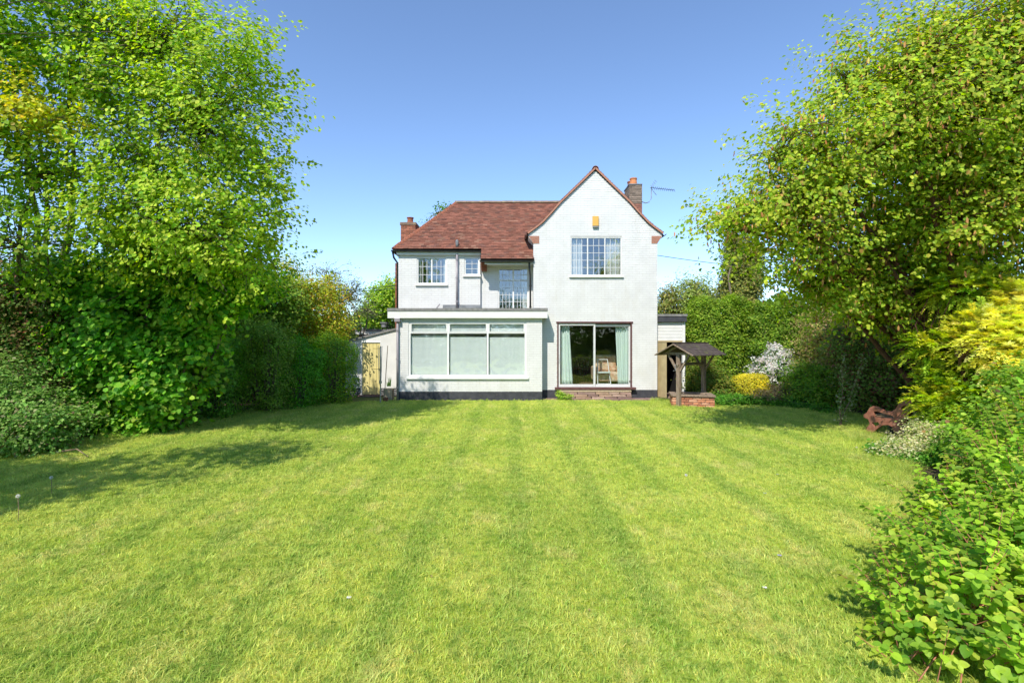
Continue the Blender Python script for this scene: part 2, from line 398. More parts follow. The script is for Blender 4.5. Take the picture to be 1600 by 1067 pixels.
mm = n.nodes.new('ShaderNodeMix'); mm.data_type = 'RGBA'; mm.blend_type = 'MULTIPLY'; mm.inputs[0].default_value = 1
n.links.new(c, mm.inputs[6]); n.links.new(at.outputs['Color'], mm.inputs[7])
n.links.new(mm.outputs[2], b.inputs['Base Color']); n.links.new(mm.outputs[2], tr.inputs['Color'])
n.links.new(b.outputs[0], ms.inputs[1]); n.links.new(tr.outputs[0], ms.inputs[2]); n.links.new(ms.outputs[0], out.inputs[0]); M['blade'] = m
flat('lawn', LAWN, 0.0, M['turf'])

def in_poly(x, y, poly):
    c = np.zeros(len(x), bool); j = len(poly)-1
    for i in range(len(poly)):
        xi, yi = poly[i]; xj, yj = poly[j]
        m_ = ((yi > y) != (yj > y)) & (x < (xj-xi)*(y-yi)/((yj-yi) + 1e-12) + xi)
        c ^= m_; j = i
    return c
def tuft_mesh(name, nb, h, spread, lean, seed):
    r = np.random.default_rng(seed); V = []; Fc = []; T = []
    for i in range(nb):
        a = r.uniform(0, 2*math.pi); d = spread*math.sqrt(r.uniform()); bx, by = d*math.cos(a), d*math.sin(a)
        hh = h*r.uniform(0.55, 1.1); yaw = r.uniform(0, 2*math.pi); w = r.uniform(0.0012, 0.0023)
        lx, ly = r.normal(0, lean), r.normal(0, lean) + lean*0.5
        cx, cy = math.cos(yaw)*w, math.sin(yaw)*w
        b0 = len(V)
        V += [(bx-cx,by-cy,-0.004),(bx+cx,by+cy,-0.004),(bx+lx*hh*.4-cx*.8,by+ly*hh*.4-cy*.8,hh*.55),(bx+lx*hh*.4+cx*.8,by+ly*hh*.4+cy*.8,hh*.55),(bx+lx*hh,by+ly*hh,hh*(1-min(.5,.35*(lx*lx+ly*ly))))]
        Fc += [(b0,b0+1,b0+3,b0+2),(b0+2,b0+3,b0+4)]
        g_ = r.uniform(0.75, 1.3); y_ = r.uniform(0.9, 1.25)
        if r.uniform() < 0.035: T += [(1.9,1.4,1.7)]*2
        else: T += [(g_*y_, g_, g_)]*2
    me = bpy.data.meshes.new(name); me.from_pydata(V, [], Fc); me.materials.append(M['blade'])
    a = me.attributes.new('tint', 'FLOAT_COLOR', 'FACE'); a.data.foreach_set('color', np.array([(*t, 1) for t in T], np.float32).ravel())
    return bpy.data.objects.new(name, me)
def scatter(name, pts, rot, scl, protos, label, cat):
    """one object: tufts set on the given points with geometry nodes"""
    me = bpy.data.meshes.new(name); me.vertices.add(len(pts)); me.vertices.foreach_set('co', pts.astype(np.float32).ravel())
    a = me.attributes.new('rot', 'FLOAT_VECTOR', 'POINT'); a.data.foreach_set('vector', rot.astype(np.float32).ravel())
    a = me.attributes.new('scl', 'FLOAT', 'POINT'); a.data.foreach_set('value', scl.astype(np.float32))
    idx = rng.integers(0, len(protos), len(pts))
    a = me.attributes.new('which', 'INT', 'POINT'); a.data.foreach_set('value', idx.astype(np.int32))
    o = bpy.data.objects.new(name, me); COL.objects.link(o)
    ng = bpy.data.node_groups.new(name, 'GeometryNodeTree')
    ng.interface.new_socket('Geometry', in_out='INPUT', socket_type='NodeSocketGeometry'); ng.interface.new_socket('Geometry', in_out='OUTPUT', socket_type='NodeSocketGeometry')
    N = ng.nodes; L = ng.links; gi = N.new('NodeGroupInput'); go = N.new('NodeGroupOutput')
    def attr(nm, ty):
        q = N.new('GeometryNodeInputNamedAttribute'); q.data_type = ty; q.inputs['Name'].default_value = nm; return q.outputs[0]
    gg = N.new('GeometryNodeGeometryToInstance')
    for p in reversed(protos):
        oi = N.new('GeometryNodeObjectInfo'); oi.inputs['Object'].default_value = p; oi.inputs['As Instance'].default_value = True
        L.new(oi.outputs['Geometry'], gg.inputs[0])
    # object infos are instances already: join them instead
    jn = N.new('GeometryNodeJoinGeometry')
    for q in [x for x in N if x.bl_idname == 'GeometryNodeObjectInfo']: L.new(q.outputs['Geometry'], jn.inputs[0])
    N.remove(gg)
    ip = N.new('GeometryNodeInstanceOnPoints'); L.new(gi.outputs[0], ip.inputs['Points']); L.new(jn.outputs[0], ip.inputs['Instance'])
    ip.inputs['Pick Instance'].default_value = True
    L.new(attr('which', 'INT'), ip.inputs['Instance Index']); L.new(attr('rot', 'FLOAT_VECTOR'), ip.inputs['Rotation'])
    cb = N.new('ShaderNodeCombineXYZ'); s = attr('scl', 'FLOAT'); [L.new(s, cb.inputs[i]) for i in range(3)]
    L.new(cb.outputs[0], ip.inputs['Scale']); L.new(ip.outputs[0], go.inputs[0])
    md = o.modifiers.new('scatter', 'NODES'); md.node_group = ng
    return tag(o, label, cat, kind='stuff')
protos = [tuft_mesh('grass_tuft', 20, 0.036, 0.035, 0.55, s) for s in range(6)] + [tuft_mesh('grass_tuft', 14, 0.048, 0.03, 0.75, s+20) for s in range(2)]
# density falls with distance
NP = 520000
y = 2.2 * (16.3/2.2) ** rng.uniform(0, 1, NP)
half = 1.08*y + 0.3
x = rng.uniform(-1, 1, NP)*half
ok = in_poly(x, y, LAWN) & (rng.uniform(0, 1, NP) < 0.62)
x, y = x[ok], y[ok]
lean = 0.09*np.sign(np.sin(2*math.pi*(x+0.1)/0.92))
rot = np.stack([lean + rng.normal(0, .12, len(x)), rng.normal(0, .15, len(x)), rng.uniform(-.6, .6, len(x))], 1)
scl = rng.uniform(0.7, 1.3, len(x)) * (1 + 0.02*y) * np.where(rng.uniform(0, 1, len(x)) < 0.06, 1.6, 1.0)
scatter('lawn_grass', np.stack([x, y, np.zeros(len(x))], 1), rot, scl, protos, 'short mown grass with faint stripes running towards the white house', 'grass')
# taller rough grass where the mower does not reach
ed = []
for (x0,y0),(x1,y1) in zip(LAWN[2:-3], LAWN[3:-2]):
    L_ = math.hypot(x1-x0, y1-y0)
    if abs((y0+y1)/2 - 16) < 0.5 and max(x0, x1) < 5: continue
    nx, ny = (y1-y0)/L_, -(x1-x0)/L_
    for _ in range(int(L_*260)):
        t = random.random(); d = random.gauss(0.05, 0.14); ed.append((x0+(x1-x0)*t + nx*d, y0+(y1-y0)*t + ny*d, 0))
for cx, cy, r_, n_ in ((6.9,9.9,.35,260),(4.75,15.0,.3,120),(5.5,8.1,.3,140)):
    for _ in range(n_): ed.append((random.gauss(cx, r_), random.gauss(cy, r_), 0))
ed = np.array(ed); k = len(ed)
tall = [tuft_mesh('tall_grass_tuft', 12, 0.13, 0.04, 0.5, 50+s) for s in range(4)]
scatter('rough_grass', ed, np.stack([rng.normal(0,.1,k), rng.normal(0,.1,k), rng.uniform(0,6.28,k)], 1), rng.uniform(0.5, 1.25, k), tall, 'longer unmown grass along the edges of the lawn under the shrubs', 'grass')

# ------------------------------------------------------------------ the white house
YG, YS, YF = 16.8, 16.25, 16.12       # gable wall, sunroom wall, sunroom fascia front
YB, YW = 17.30, 17.42                 # left bay wall, stair wall
house = empty('house', (0, 17, 0), 'white painted brick house with red tiled roof, front gable and flat roofed sunroom', 'house')

def window(parent, x0, x1, z0, z1, Y, bars=(), transoms=(), fr=0.05, dep=0.07, glass='glass', mat='white_paint', sill=0.06, sill_over=0.05, lattice=None, name='window', pane_mat=None, sillmat=None, setback=0.02):
    """frame mesh with its panes, sill and lead lattice as children. The front of the frame sits setback behind the wall face"""
    yf = Y + setback
    mb = MB()
    mb.box(x0, x0+fr, yf, yf+dep, z0, z1); mb.box(x1-fr, x1, yf, yf+dep, z0, z1)
    mb.box(x0+fr, x1-fr, yf, yf+dep, z1-fr, z1); mb.box(x0+fr, x1-fr, yf, yf+dep, z0, z0+fr)
    for bx in bars: mb.box(bx-fr*.5, bx+fr*.5, yf-.002, yf+dep-.003, z0+fr, z1-fr)
    xs = [x0+fr] + [v for bx in bars for v in (bx-fr*.5, bx+fr*.5)] + [x1-fr]
    spans = [(xs[i], xs[i+1]) for i in range(0, len(xs), 2)]
    zs = [z0+fr] + [v for t in transoms for v in (t-fr*.4, t+fr*.4)] + [z1-fr]
    zsp = [(zs[i], zs[i+1]) for i in range(0, len(zs), 2)]
    for t in transoms:
        for a, b_ in spans: mb.box(a, b_, yf+.001, yf+dep-.006, t-fr*.4, t+fr*.4)
    w = mb.build(name, M[mat], parent, bevel=0.004)
    for a, b_ in spans:
        for c_, d_ in zsp:
            MB().box(a-.004, b_+.004, yf+dep*.5, yf+dep*.5+.005, c_-.004, d_+.004).build('pane', M[glass], w)
            if lattice:
                lm = MB(); nx_, nz_ = lattice[0], max(2, round((d_-c_)/lattice[1])); yy = yf+dep*.5-.004
                for i in range(1, nx_):
                    q = a+(b_-a)*i/nx_; lm.box(q-.008, q+.008, yy-.006, yy, c_, d_)
                for i in range(1, nz_):
                    q = c_+(d_-c_)*i/nz_; lm.box(a, b_, yy-.010, yy-.0065, q-.008, q+.008)
                if lm.v: lm.build('lead_lattice', M['leadcame'], w)
    if sill: MB().box(x0-sill_over, x1+sill_over, Y-.07, Y+setback+.03, z0-sill, z0-.001).build('sill', M[sillmat or mat], w, bevel=0.006)
    return w
def room(x0, x1, y0, y1, z0, z1, mat='dark', floor=None):
    t = .05
    mb = MB(); mb.box(x0-t, x0, y0, y1, z0, z1); mb.box(x1, x1+t, y0, y1, z0, z1); mb.box(x0-t, x1+t, y1, y1+t, z0, z1)
    mb.box(x0-t, x1+t, y0, y1+t, z1, z1+t); mb.box(x0-t, x1+t, y0, y1+t, z0-t, z0)
    return mb.build('room_shell', M[mat], house)
def curtain(name, x0, x1, z0, z1, Y, mat, label, folds=7, amp=.035, x0b=None, x1b=None, cat='curtain', group=None):
    n_ = folds*8; V = []; Fc = []
    x0b = x0 if x0b is None else x0b; x1b = x1 if x1b is None else x1b
    NZ = 10
    for r in range(NZ+1):
        t = r/NZ
        for i in range(n_+1):
            u = i/n_; a = x0+(x0b-x0)*t; b_ = x1+(x1b-x1)*t
            V.append((a+(b_-a)*(u+.25/folds*math.sin(u*17+t*1.5)*.4), Y + amp*math.sin(2*math.pi*folds*u + .6*t) + amp*.4*math.sin(5*u+2*t), z1+(z0-z1)*t))
    for r in range(NZ):
        for i in range(n_): q = r*(n_+1)+i; Fc.append((q, q+1, q+n_+2, q+n_+1))
    o = MB().poly(V, Fc).build(name, M[mat], smooth=True, label=label, cat=cat, group=group)
    sm = o.modifiers.new('thick', 'SOLIDIFY'); sm.thickness = 0.004
    c0 = Vector(((x0+x1)/2, Y, z0)); o.data.transform(Matrix.Translation(-c0)); o.location = c0
    return o

# --- gable wall
gx0, gx1 = X(833.5, YG), X(1027, YG)
PX, PZ = X(930, YG), Z(264, YG)
rf = [(824.5,364),(837,355),(847.5,346.5),(862,331),(876,315),(903,289),(930,262.5)]
left_line = [(X(a, YG), Z(b_, YG)) for a, b_ in rf]
right_line = [(2*PX - a, b_) for a, b_ in left_line][::-1]
line_z = [p[1] for p in left_line]; line_x = [p[0] for p in left_line]
KZ0, KZ1 = Z(380.5, YG), Z(370.5, YG)          # kneeler heights
ez = left_line[0][1]-0.04
def gf(z):
    xl = np.interp(z+0.03, line_z, line_x); return (max(xl+.03, left_line[0][0]), min(2*PX-xl-.03, 2*PX-left_line[0][0]))
poly = [(gx0, KZ0),(gx1, KZ0),(2*PX-left_line[0][0]-.02, KZ1),(2*PX-left_line[0][0]-.02, ez)] + [(a-.02, b_-.05) for a, b_ in right_line[:-1]][::-1][::-1]
# outline: clockwise from the lower left
poly = [(gx0, KZ0),(gx1, KZ0),(2*PX-left_line[0][0]-.03, KZ1),(2*PX-left_line[0][0]-.03, ez)]
poly += [(a-.02, b_-.05) for a, b_ in right_line[::-1][1:-1]]
poly += [(PX, PZ-.07)]
poly += [(a+.02, b_-.05) for a, b_ in left_line[::-1][1:-1]]
poly += [(left_line[0][0]+.03, ez),(left_line[0][0]+.03, KZ1)]
DX0, DX1, DZ0, DZ1 = X(870.5,YG), X(987.5,YG), Z(604.5,YG), Z(503,YG)
UX0, UX1, UZ0, UZ1 = X(891.5,YG), X(971.5,YG), Z(431,YG), Z(370.5,YG)
def clipf(zz):
    if zz < KZ1+.04:
        t = (zz-KZ0)/(KZ1-KZ0); e = left_line[0][0]+.03
        return (gx0+.19, gx1-.19)
    return gf(zz)
# split: lower part is rectangular, upper part is clipped
gw = MB()
holes = [(DX0,DX1,DZ0,DZ1),(UX0,UX1,UZ0,UZ1)]
for r in rects_minus(gx0, gx1, -.3, KZ0, holes): gw.box(r[0], r[1], YG, YG+.25, r[2], r[3])
# the part beside and above the upper window
e0 = left_line[0][0]+.03; e1 = 2*PX - e0
lpoly = [(gx0,KZ0),(UX0,KZ0),(UX0,UZ1)] ; 
gw.prism([(gx0,KZ0),(UX0,KZ0),(UX0,UZ1),(e0,UZ1),(e0,KZ1)] if UZ1 > KZ1 else [(gx0,KZ0),(UX0,KZ0),(UX0,UZ1),(e0,UZ1)], YG, YG+.25)
gw.prism([(UX1,KZ0),(gx1,KZ0),(e1,KZ1),(e1,UZ1),(UX1,UZ1)] if UZ1 > KZ1 else [(UX1,KZ0),(gx1,KZ0),(e1,UZ1),(UX1,UZ1)], YG, YG+.25)
gw.prism([(e0,UZ1+.0),(e1,UZ1+.0),(e1,max(ez,UZ1+.01))] + poly[4:-2] + [(e0,max(ez,UZ1+.01))], YG, YG+.25)
gwall = gw.build('gable_wall', M['white_mortar'], house)
pc = Pieces(); pl = Pieces(); z = 0.0; row = 0; ch = .0745; bl = .226; j = .009
while z < PZ-.12:
    zz = z+ch; zc = z+ch/2
    a, b_ = (gx0, gx1) if zz < KZ0+.02 else clipf(zz)
    segs = [(a, b_)]
    for h in holes:
        if h[2] < zz-.012 and h[3] > z+.012:
            ns = []
            for s0, s1 in segs:
                if h[0] > s0: ns.append((s0, min(s1, h[0])))
                if h[1] < s1: ns.append((max(s0, h[1]), s1))
            segs = [q for q in ns if q[1]-q[0] > .02]
    off = (row % 2)*bl/2
    for s0, s1 in segs:
        k = math.floor((s0-off)/bl)
        while k*bl+off < s1:
            p, q = max(k*bl+off, s0), min((k+1)*bl+off-j, s1); k += 1
            if q-p < .02: continue
            dp = .005+rng.uniform(-.001,.0015)
            (pl if zc < .30 else pc).add(((p+q)/2, YG-dp/2+.001, zc-j/2), ((q-p)/2,0,0), (0,dp/2+.001,0), (0,0,(ch-j)/2), (1,1,1))
    z += ch; row += 1
pc.build('bricks', M['white_brick'], gwall); pl.build('plinth_bricks', M['plinth'], gwall); MB().box(gx0, gx1, YG-.002, YG-.0005, -.02, .292).build('plinth_coat', M['plinth'], gwall)
# kneelers: courses of plain tile at the springing of the gable
for sgn in (0, 1):
    a, b_ = (left_line[0][0]+.03, gx0+.19) if not sgn else (gx1-.19, 2*PX-left_line[0][0]-.03)
    mb = MB(); n_ = 5
    for i in range(n_):
        z0 = KZ0+(KZ1+.04-KZ0)*i/n_; z1 = KZ0+(KZ1+.04-KZ0)*(i+1)/n_-.007
        t = (i+.5)/n_
        if not sgn: mb.box(gx0+(a-gx0)*t, b_, YG-.012, YG+.24, z0, z1)
        else: mb.box(a, gx1+(b_-gx1)*t, YG-.012, YG+.24, z0, z1)
    mb.build('kneeler', M['kneeler'], gwall)
# gable flanks run back (left return seen as a sliver) and the rest of the shell
sh = MB(); sh.box(gx0, gx0+.24, YG+.25, 22.5, -.3, KZ0+.3); sh.box(gx1-.24, gx1, YG+.25, 22.5, -.3, KZ0+.3); sh.box(gx0+.24, gx1-.24, 22.3, 22.5, -.3, 5.3)
sh.build('side_wall', M['white_paint'], house)

def tint_tile():
    g = rng.uniform(.68, 1.22); h = rng.uniform()
    if h < .13: return (.17*g, .08*g, .06*g)
    if h < .20: return (.27*g, .14*g, .095*g)
    return (.235*g, .098*g, .066*g)
def tile_slope(name, p0, p1, q0, q1, parent, gauge=.105, tw=.168, clip=None):
    """tiles over the quad p0-p1 (eave) to q0-q1 (ridge)"""
    p0, p1, q0, q1 = map(np.array, (p0, p1, q0, q1)); pc = Pieces()
    up = ((q0+q1)/2-(p0+p1)/2); along = (p1-p0)/np.linalg.norm(p1-p0)
    nrm = np.cross(along, up); nrm /= np.linalg.norm(nrm)
    if nrm[2] < 0: nrm = -nrm
    ups = up - along*np.dot(up, along); H = np.linalg.norm(ups); ups /= H
    rows = int(H/gauge)
    lft = np.dot(q0-p0, along); rgt = np.dot(q1-p1, along); Wd = np.dot(p1-p0, along)
    for r in range(rows+1):
        t = r*gauge/H; a = lft*t; b_ = Wd + rgt*t; off = (r % 2)*tw/2 + rng.uniform(-.004,.004)
        k = math.floor((a-off)/tw)
        while k*tw+off < b_:
            s0, s1 = max(k*tw+off, a), min((k+1)*tw+off-.004, b_); k += 1
            if s1-s0 < .02: continue
            th = .010; lift = .018+rng.uniform(0,.006); L2 = .085
            c_ = p0 + along*(s0+s1)/2 + ups*(r*gauge+L2*.8) + nrm*(lift+.012)
            ax = along*(s1-s0)/2; ti = rng.uniform(-.03,.03); ay = (ups*math.cos(.11) - nrm*math.sin(.11))*L2; az = nrm*th + along*ti*.1
            pc.add(c_, ax, ay, az, tint_tile())
    return pc.build(name, M['pieces'], parent)

# --- gable roof (runs back from the front gable)
YR0, YR1 = YG-.055, 22.6
rfm = MB()
outl = left_line + right_line[1:]
n_ = len(outl)
for (a, b_), (c_, d_) in zip(outl[:-1], outl[1:]):
    dx, dz = c_-a, d_-b_; L_ = math.hypot(dx, dz); nx_, nz_ = -dz/L_, dx/L_
    rfm.poly([(a,YR0+.03,b_),(c_,YR0+.03,d_),(c_,YR1,d_),(a,YR1,b_),(a-nx_*.05,YR0+.03,b_-nz_*.05),(c_-nx_*.05,YR0+.03,d_-nz_*.05),(c_-nx_*.05,YR1,d_-nz_*.05),(a-nx_*.05,YR1,b_-nz_*.05)],
             [(0,1,2,3),(4,7,6,5),(0,4,5,1),(0,3,7,4),(1,5,6,2)])
groof = rfm.build('gable_roof', M['roof_under'], house)
pc = Pieces()
for side in (0, 1):
    pts = left_line if not side else [(2*PX-a, b_) for a, b_ in left_line]
    # arc-length walk up the slope
    d = 0; P = [np.array(p) for p in pts]; segl = [np.linalg.norm(P[i+1]-P[i]) for i in range(len(P)-1)]; tot = sum(segl)
    s = 0; r = 0
    while s < tot-.05:
        acc = 0
        for i, L_ in enumerate(segl):
            if s <= acc+L_: break
            acc += L_
        u = (P[i+1]-P[i])/segl[i]; pos = P[i]+u*(s-acc)
        nn = np.array((-u[1], u[0])) if not side else np.array((u[1], -u[0]))
        if nn[1] < 0: nn = -nn
        y_ = YR0; k = 0
        while y_ < YR1:
            w_ = .168 if not (k == 0 and r % 2) else .084
            y1 = min(y_+w_-.004, YR1)
            c2 = pos + u*.07 + nn*(.016+rng.uniform(0,.004))
            ay = (u*math.cos(.11)-nn*math.sin(.11))*.085
            # only the first metre shows its edge; farther back longer pieces do
            pc.add((c2[0], (y_+y1)/2, c2[1]), (ay[0],0,ay[1]), (0,(y1-y_)/2,0), (nn[0]*.007,0,nn[1]*.007), tint_tile())
            y_ += w_; k += 1
        s += .105; r += 1
pc.build('roof_tiles', M['pieces'], groof)
# pink undercloak and bedding strip under the verge
vb = MB()
for (a, b_), (c_, d_) in zip(outl[:-1], outl[1:]):
    vb.bar((a, YG-.040, b_-.022), (c_, YG-.040, d_-.022), .07, .05, up=(0,0,1))
vb.build('verge_bedding', M['kneeler'], groof)
def half_tile(mb, a, b_, r, n=7, drop=0.0):
    a, b_ = Vector(a), Vector(b_); d = (b_-a).normalized(); sd_ = d.cross(Vector((0,0,1))).normalized(); u = sd_.cross(d)
    V = []
    for q in (a, b_):
        for rr in (r, r-.014):
            for i in range(n+1):
                t = math.pi*(.06+.88*i/n); V.append(q + sd_*math.cos(t)*rr + u*math.sin(t)*rr - u*r*.45)
    m_ = n+1; Fc = []
    for i in range(n):
        Fc += [(i, i+1, 2*m_+i+1, 2*m_+i), (m_+i, 3*m_+i, 3*m_+i+1, m_+i+1), (i, m_+i, m_+i+1, i+1), (2*m_+i, 2*m_+i+1, 3*m_+i+1, 3*m_+i)]
    Fc += [(0, 2*m_, 3*m_, m_), (n, m_+n, 3*m_+n, 2*m_+n)]
    mb.poly(V, Fc)
M['ridge'] = noise_mat('ridge_tile', (0.17,0.12,0.085), (0.26,0.17,0.12), 6, 0.9, c3=(0.33,0.27,0.15), bump=.4, s3=5, t3=.58)
M['ridge_red'] = noise_mat('red_ridge_tile', (0.34,0.12,0.065), (0.25,0.09,0.055), 6, 0.9, c3=(0.12,0.08,0.06), bump=.4, s3=5, t3=.6)
y_ = YR0-.02
while y_ < YR1:
    mb = MB(); half_tile(mb, (PX, y_, PZ+.02), (PX, min(y_+.44, YR1+.2), PZ+.02), .11); mb.build('ridge_tile', M['ridge_red'], groof); y_ += .45

# --- main roof with its hip on the left
PT = .87
eaveY, eaveZ = 16.70, Z(405.5, 16.70)
YRm = 19.73; RZ = eaveZ + PT*(YRm-eaveY)
bY = 17.17; bZ = eaveZ+PT*(bY-eaveY)
rx0 = X(713, YRm); bx0 = X(614.5, bY); bx1 = X(752, bY)
RXR = 3.0
A = (bx0, bY, bZ); Bm = (bx1+.02, bY, bZ)
lowL = (X(751,eaveY), eaveY, eaveZ); lowR = (X(831.5,eaveY), eaveY, eaveZ)
rfm = MB()
th = .06
def slab(pts):
    n_ = len(pts); v = [Vector(p) for p in pts]; nn = (v[1]-v[0]).cross(v[2]-v[0]).normalized()
    if nn.z < 0: nn = -nn
    rfm.poly([tuple(p) for p in v] + [tuple(p-nn*th) for p in v], [tuple(range(n_)), tuple(range(2*n_-1, n_-1, -1))] + [(i, i+n_, (i+1) % n_+n_, (i+1) % n_) for i in range(n_)])
slab([A, Bm, (bx1+.02, bY, bZ), (RXR, bY, bZ), (RXR, YRm, RZ), (rx0, YRm, RZ)])
slab([lowL, (gx0+.02, eaveY, eaveZ), (gx0+.02, bY, bZ), (lowL[0], bY, bZ)])
backY = 2*YRm-bY
slab([A, (rx0, YRm, RZ), (bx0, backY, bZ)])
slab([(bx0, backY, bZ), (rx0, YRm, RZ), (RXR, YRm, RZ), (RXR, backY, bZ)])
mroof = rfm.build('main_roof', M['roof_under'], house)
tile_slope('roof_tiles', A, (gx0+1.6, bY, bZ), (rx0, YRm, RZ), (gx0+1.6, YRm, RZ), mroof)
tile_slope('roof_tiles', lowL, (gx0+.0, eaveY, eaveZ), (lowL[0], bY, bZ), (gx0, bY, bZ), mroof)
tile_slope('roof_tiles', (bx0, backY, bZ), A, (rx0, YRm, RZ), (rx0, YRm, RZ), mroof)
x_ = rx0-.05
while x_ < gx0+1.8:
    mb = MB(); half_tile(mb, (x_, YRm, RZ+.04), (x_+.44, YRm, RZ+.04+rng.uniform(-.006,.006)), .12); mb.build('ridge_tile', M['ridge'], mroof); x_ += .45
hipv = Vector((rx0, YRm, RZ))-Vector(A); nh = 11
for i in range(nh):
    mb = MB(); a = Vector(A)+hipv*(i/nh)+Vector((0,0,.03)); b_ = Vector(A)+hipv*((i+.97)/nh)+Vector((0,0,.045)); half_tile(mb, a, b_, .095); mb.build('hip_tile', M['ridge_red'], mroof)

# --- left bay wall (upper storey), stair wall, hidden shell
SR_Z = Z(481.5, YF)      # sunroom roof top
w1 = (X(651.5,YB), X(697.5,YB), Z(444,YB), Z(401.5,YB))
w2 = (X(725.5,YB), X(749,YB), Z(430,YB), Z(401.5,YB))
wx0 = X(622.5, YB); wxm = X(750.5, YB)
wall(house, wx0, wxm, 0, bZ-.12, YB, holes=[w1, w2], name='bay_wall', plinth=False)
w3 = (X(778,YW), X(826,YW), Z(484,YW)-.25, Z(418.5,YW))
wall(house, wxm+.002, gx0-.002, 0, eaveZ+.05, YW, holes=[w3], name='stair_wall', plinth=False)
sh = MB(); sh.box(wx0, wx0+.24, YB+.25, backY-.1, -.3, bZ-.12); sh.box(wx0+.24, gx0, backY-.3, backY-.1, -.3, bZ-.12)
sh.box(wx0+.24, gx0-.002, YB+.26, backY-.3, 2.55, 2.62)
sh.build('side_wall', M['brick_mortar'], house)
cornerlike = MB().box(wxm-.10, wxm, YB-.001+.252, YW+.01, 2.6, bZ-.2).build('return_wall', M['white_mortar'], house)
# eaves: fascias, soffit, gutters
fb = MB(); fb.box(bx0+.1, bx1-.02, YB-.10, YB-.002, bZ-.17, bZ-.065); fb.build('fascia', M['white_paint'], house)
MB().box(X(757,eaveY), gx0-.01, eaveY+.16, YW-.002, eaveZ-.10, eaveZ-.055).build('soffit', M['white_paint'], house)
MB().box(X(757,eaveY), gx0-.01, eaveY+.10, eaveY+.158, eaveZ-.13, eaveZ-.035).build('fascia', M['white_paint'], house)
def gutter(a, b_, r=.055, mat='black_pipe'):
    mb = MB(); half = []
    a, b_ = Vector(a), Vector(b_); d = (b_-a).normalized(); sd_ = d.cross(Vector((0,0,1))).normalized(); V = []; n_ = 8
    for q in (a, b_):
        for rr in (r, r-.006):
            for i in range(n_+1):
                t = math.pi*i/n_; V.append(q + sd_*math.cos(t)*rr - Vector((0,0,1))*math.sin(t)*rr)
    m_ = n_+1; Fc = []
    for i in range(n_): Fc += [(i,2*m_+i,2*m_+i+1,i+1),(m_+i,m_+i+1,3*m_+i+1,3*m_+i),(i,i+1,m_+i+1,m_+i),(2*m_+i,3*m_+i,3*m_+i+1,2*m_+i+1)]
    Fc += [(0,m_,3*m_,2*m_),(n_,2*m_+n_,3*m_+n_,m_+n_)]
    return mb.poly(V, Fc).build('gutter', M[mat], house)
gutter((bx0-.05, bY-.03, bZ-.03), (bx1+.02, bY-.03, bZ-.05), .05)
gutter((lowL[0]-.03, eaveY-.01, eaveZ-.035), (gx0-.02, eaveY-.01, eaveZ-.045), .05)
gutter((bx0-.03, bY, bZ-.03), (bx0-.03, backY, bZ-.03), .055)
gutter((left_line[0][0]-.04, YR0, ez-.0), (left_line[0][0]-.04, bY+.5, ez), .055)
gutter((2*PX-left_line[0][0]+.05, YR0, ez-.0), (2*PX-left_line[0][0]+.05, YR1, ez), .06)
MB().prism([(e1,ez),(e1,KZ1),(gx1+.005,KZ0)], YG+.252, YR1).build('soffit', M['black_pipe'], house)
MB().prism([(e0,ez),(gx0-.005,KZ0),(e0,KZ1)], YG+.252, bY+.7).build('soffit', M['white_paint'], house)
# brick corbel between bay and stair wall
mb = MB()
for i in range(5): mb.box(X(751.5,16.9), X(759.5,16.9)+.0, YB-.42+i*0.0-.0+(.34-.085*i if i < 4 else 0), YW-.002, Z(421,16.9)+i*.062, Z(421,16.9)+i*.062+.055)
M['red_brick'] = noise_mat('red_brick', (0.33,0.12,0.07), (0.24,0.09,0.055), 12, .9, bump=.4)
mb.build('corbel', M['red_brick'], house)
MB().tube([(X(760,eaveY),eaveY+.08,eaveZ-.13),(X(816,eaveY),eaveY+.08,eaveZ-.14)], .018, 8).build('overflow_pipe', M['upvc'], house)

# --- windows of the upper floor
window(house, *w1, YB, bars=[(w1[0]+w1[1])/2], fr=.045, lattice=(3,.24), mat='white_paint', sillmat='white_paint')
window(house, *w2, YB, fr=.045, lattice=(2,.20))
window(house, *w3, YW, bars=[(w3[0]+w3[1])/2], transoms=[Z(438,YW)], fr=.05, lattice=(4,.24), sill=0)
window(house, UX0, UX1, UZ0, UZ1, YG, bars=[X(918.3,YG), X(945.3,YG)], fr=.035, lattice=(3,.255), setback=.012)
room(w1[0]-.6, w2[1]+.12, YB+.25, YB+2.4, 2.75, bZ-.3, 'room_wall')
room(w3[0]-.1, gx0-.03, YW+.25, YW+2.2, 2.70, eaveZ-.05+.3, 'room_wall')
room(UX0-.7, UX1+.5, YG+.25, YG+3, UZ0-.6, UZ1+.2, 'room_wall')
curtain('net_curtain', UX0+.03, X(911,YG), UZ0-.1, UZ1, YG+.16, 'net', 'pale net curtain drawn at the left of the upstairs gable window', 5, .02, x1b=X(912,YG))
curtain('net_curtain', X(948,YG), UX1-.02, UZ0-.1, UZ1, YG+.16, 'net', 'pale net curtain filling the right light of the upstairs gable window', 6, .02)
curtain('net_curtain', w1[0]+.03, X(657.5,YB), w1[2]-.1, w1[3], YB+.15, 'net', 'narrow pale curtain at the left of the double bathroom window', 2, .012)
curtain('net_curtain', X(692,YB), w1[1]-.02, w1[2]-.1, w1[3], YB+.15, 'net', 'narrow pale curtain at the right of the double bathroom window', 2, .012)
curtain('net_curtain', X(816,YW), w3[1]-.02, w3[2], w3[3], YW+.15, 'net', 'grey voile curtain behind the tall leaded stair window', 3, .012)
curtain('net_curtain', X(744.5,YB), w2[1]-.02, w2[2]-.1, w2[3], YB+.15, 'net', 'thin pale curtain at the right of the small single window', 1, .01)

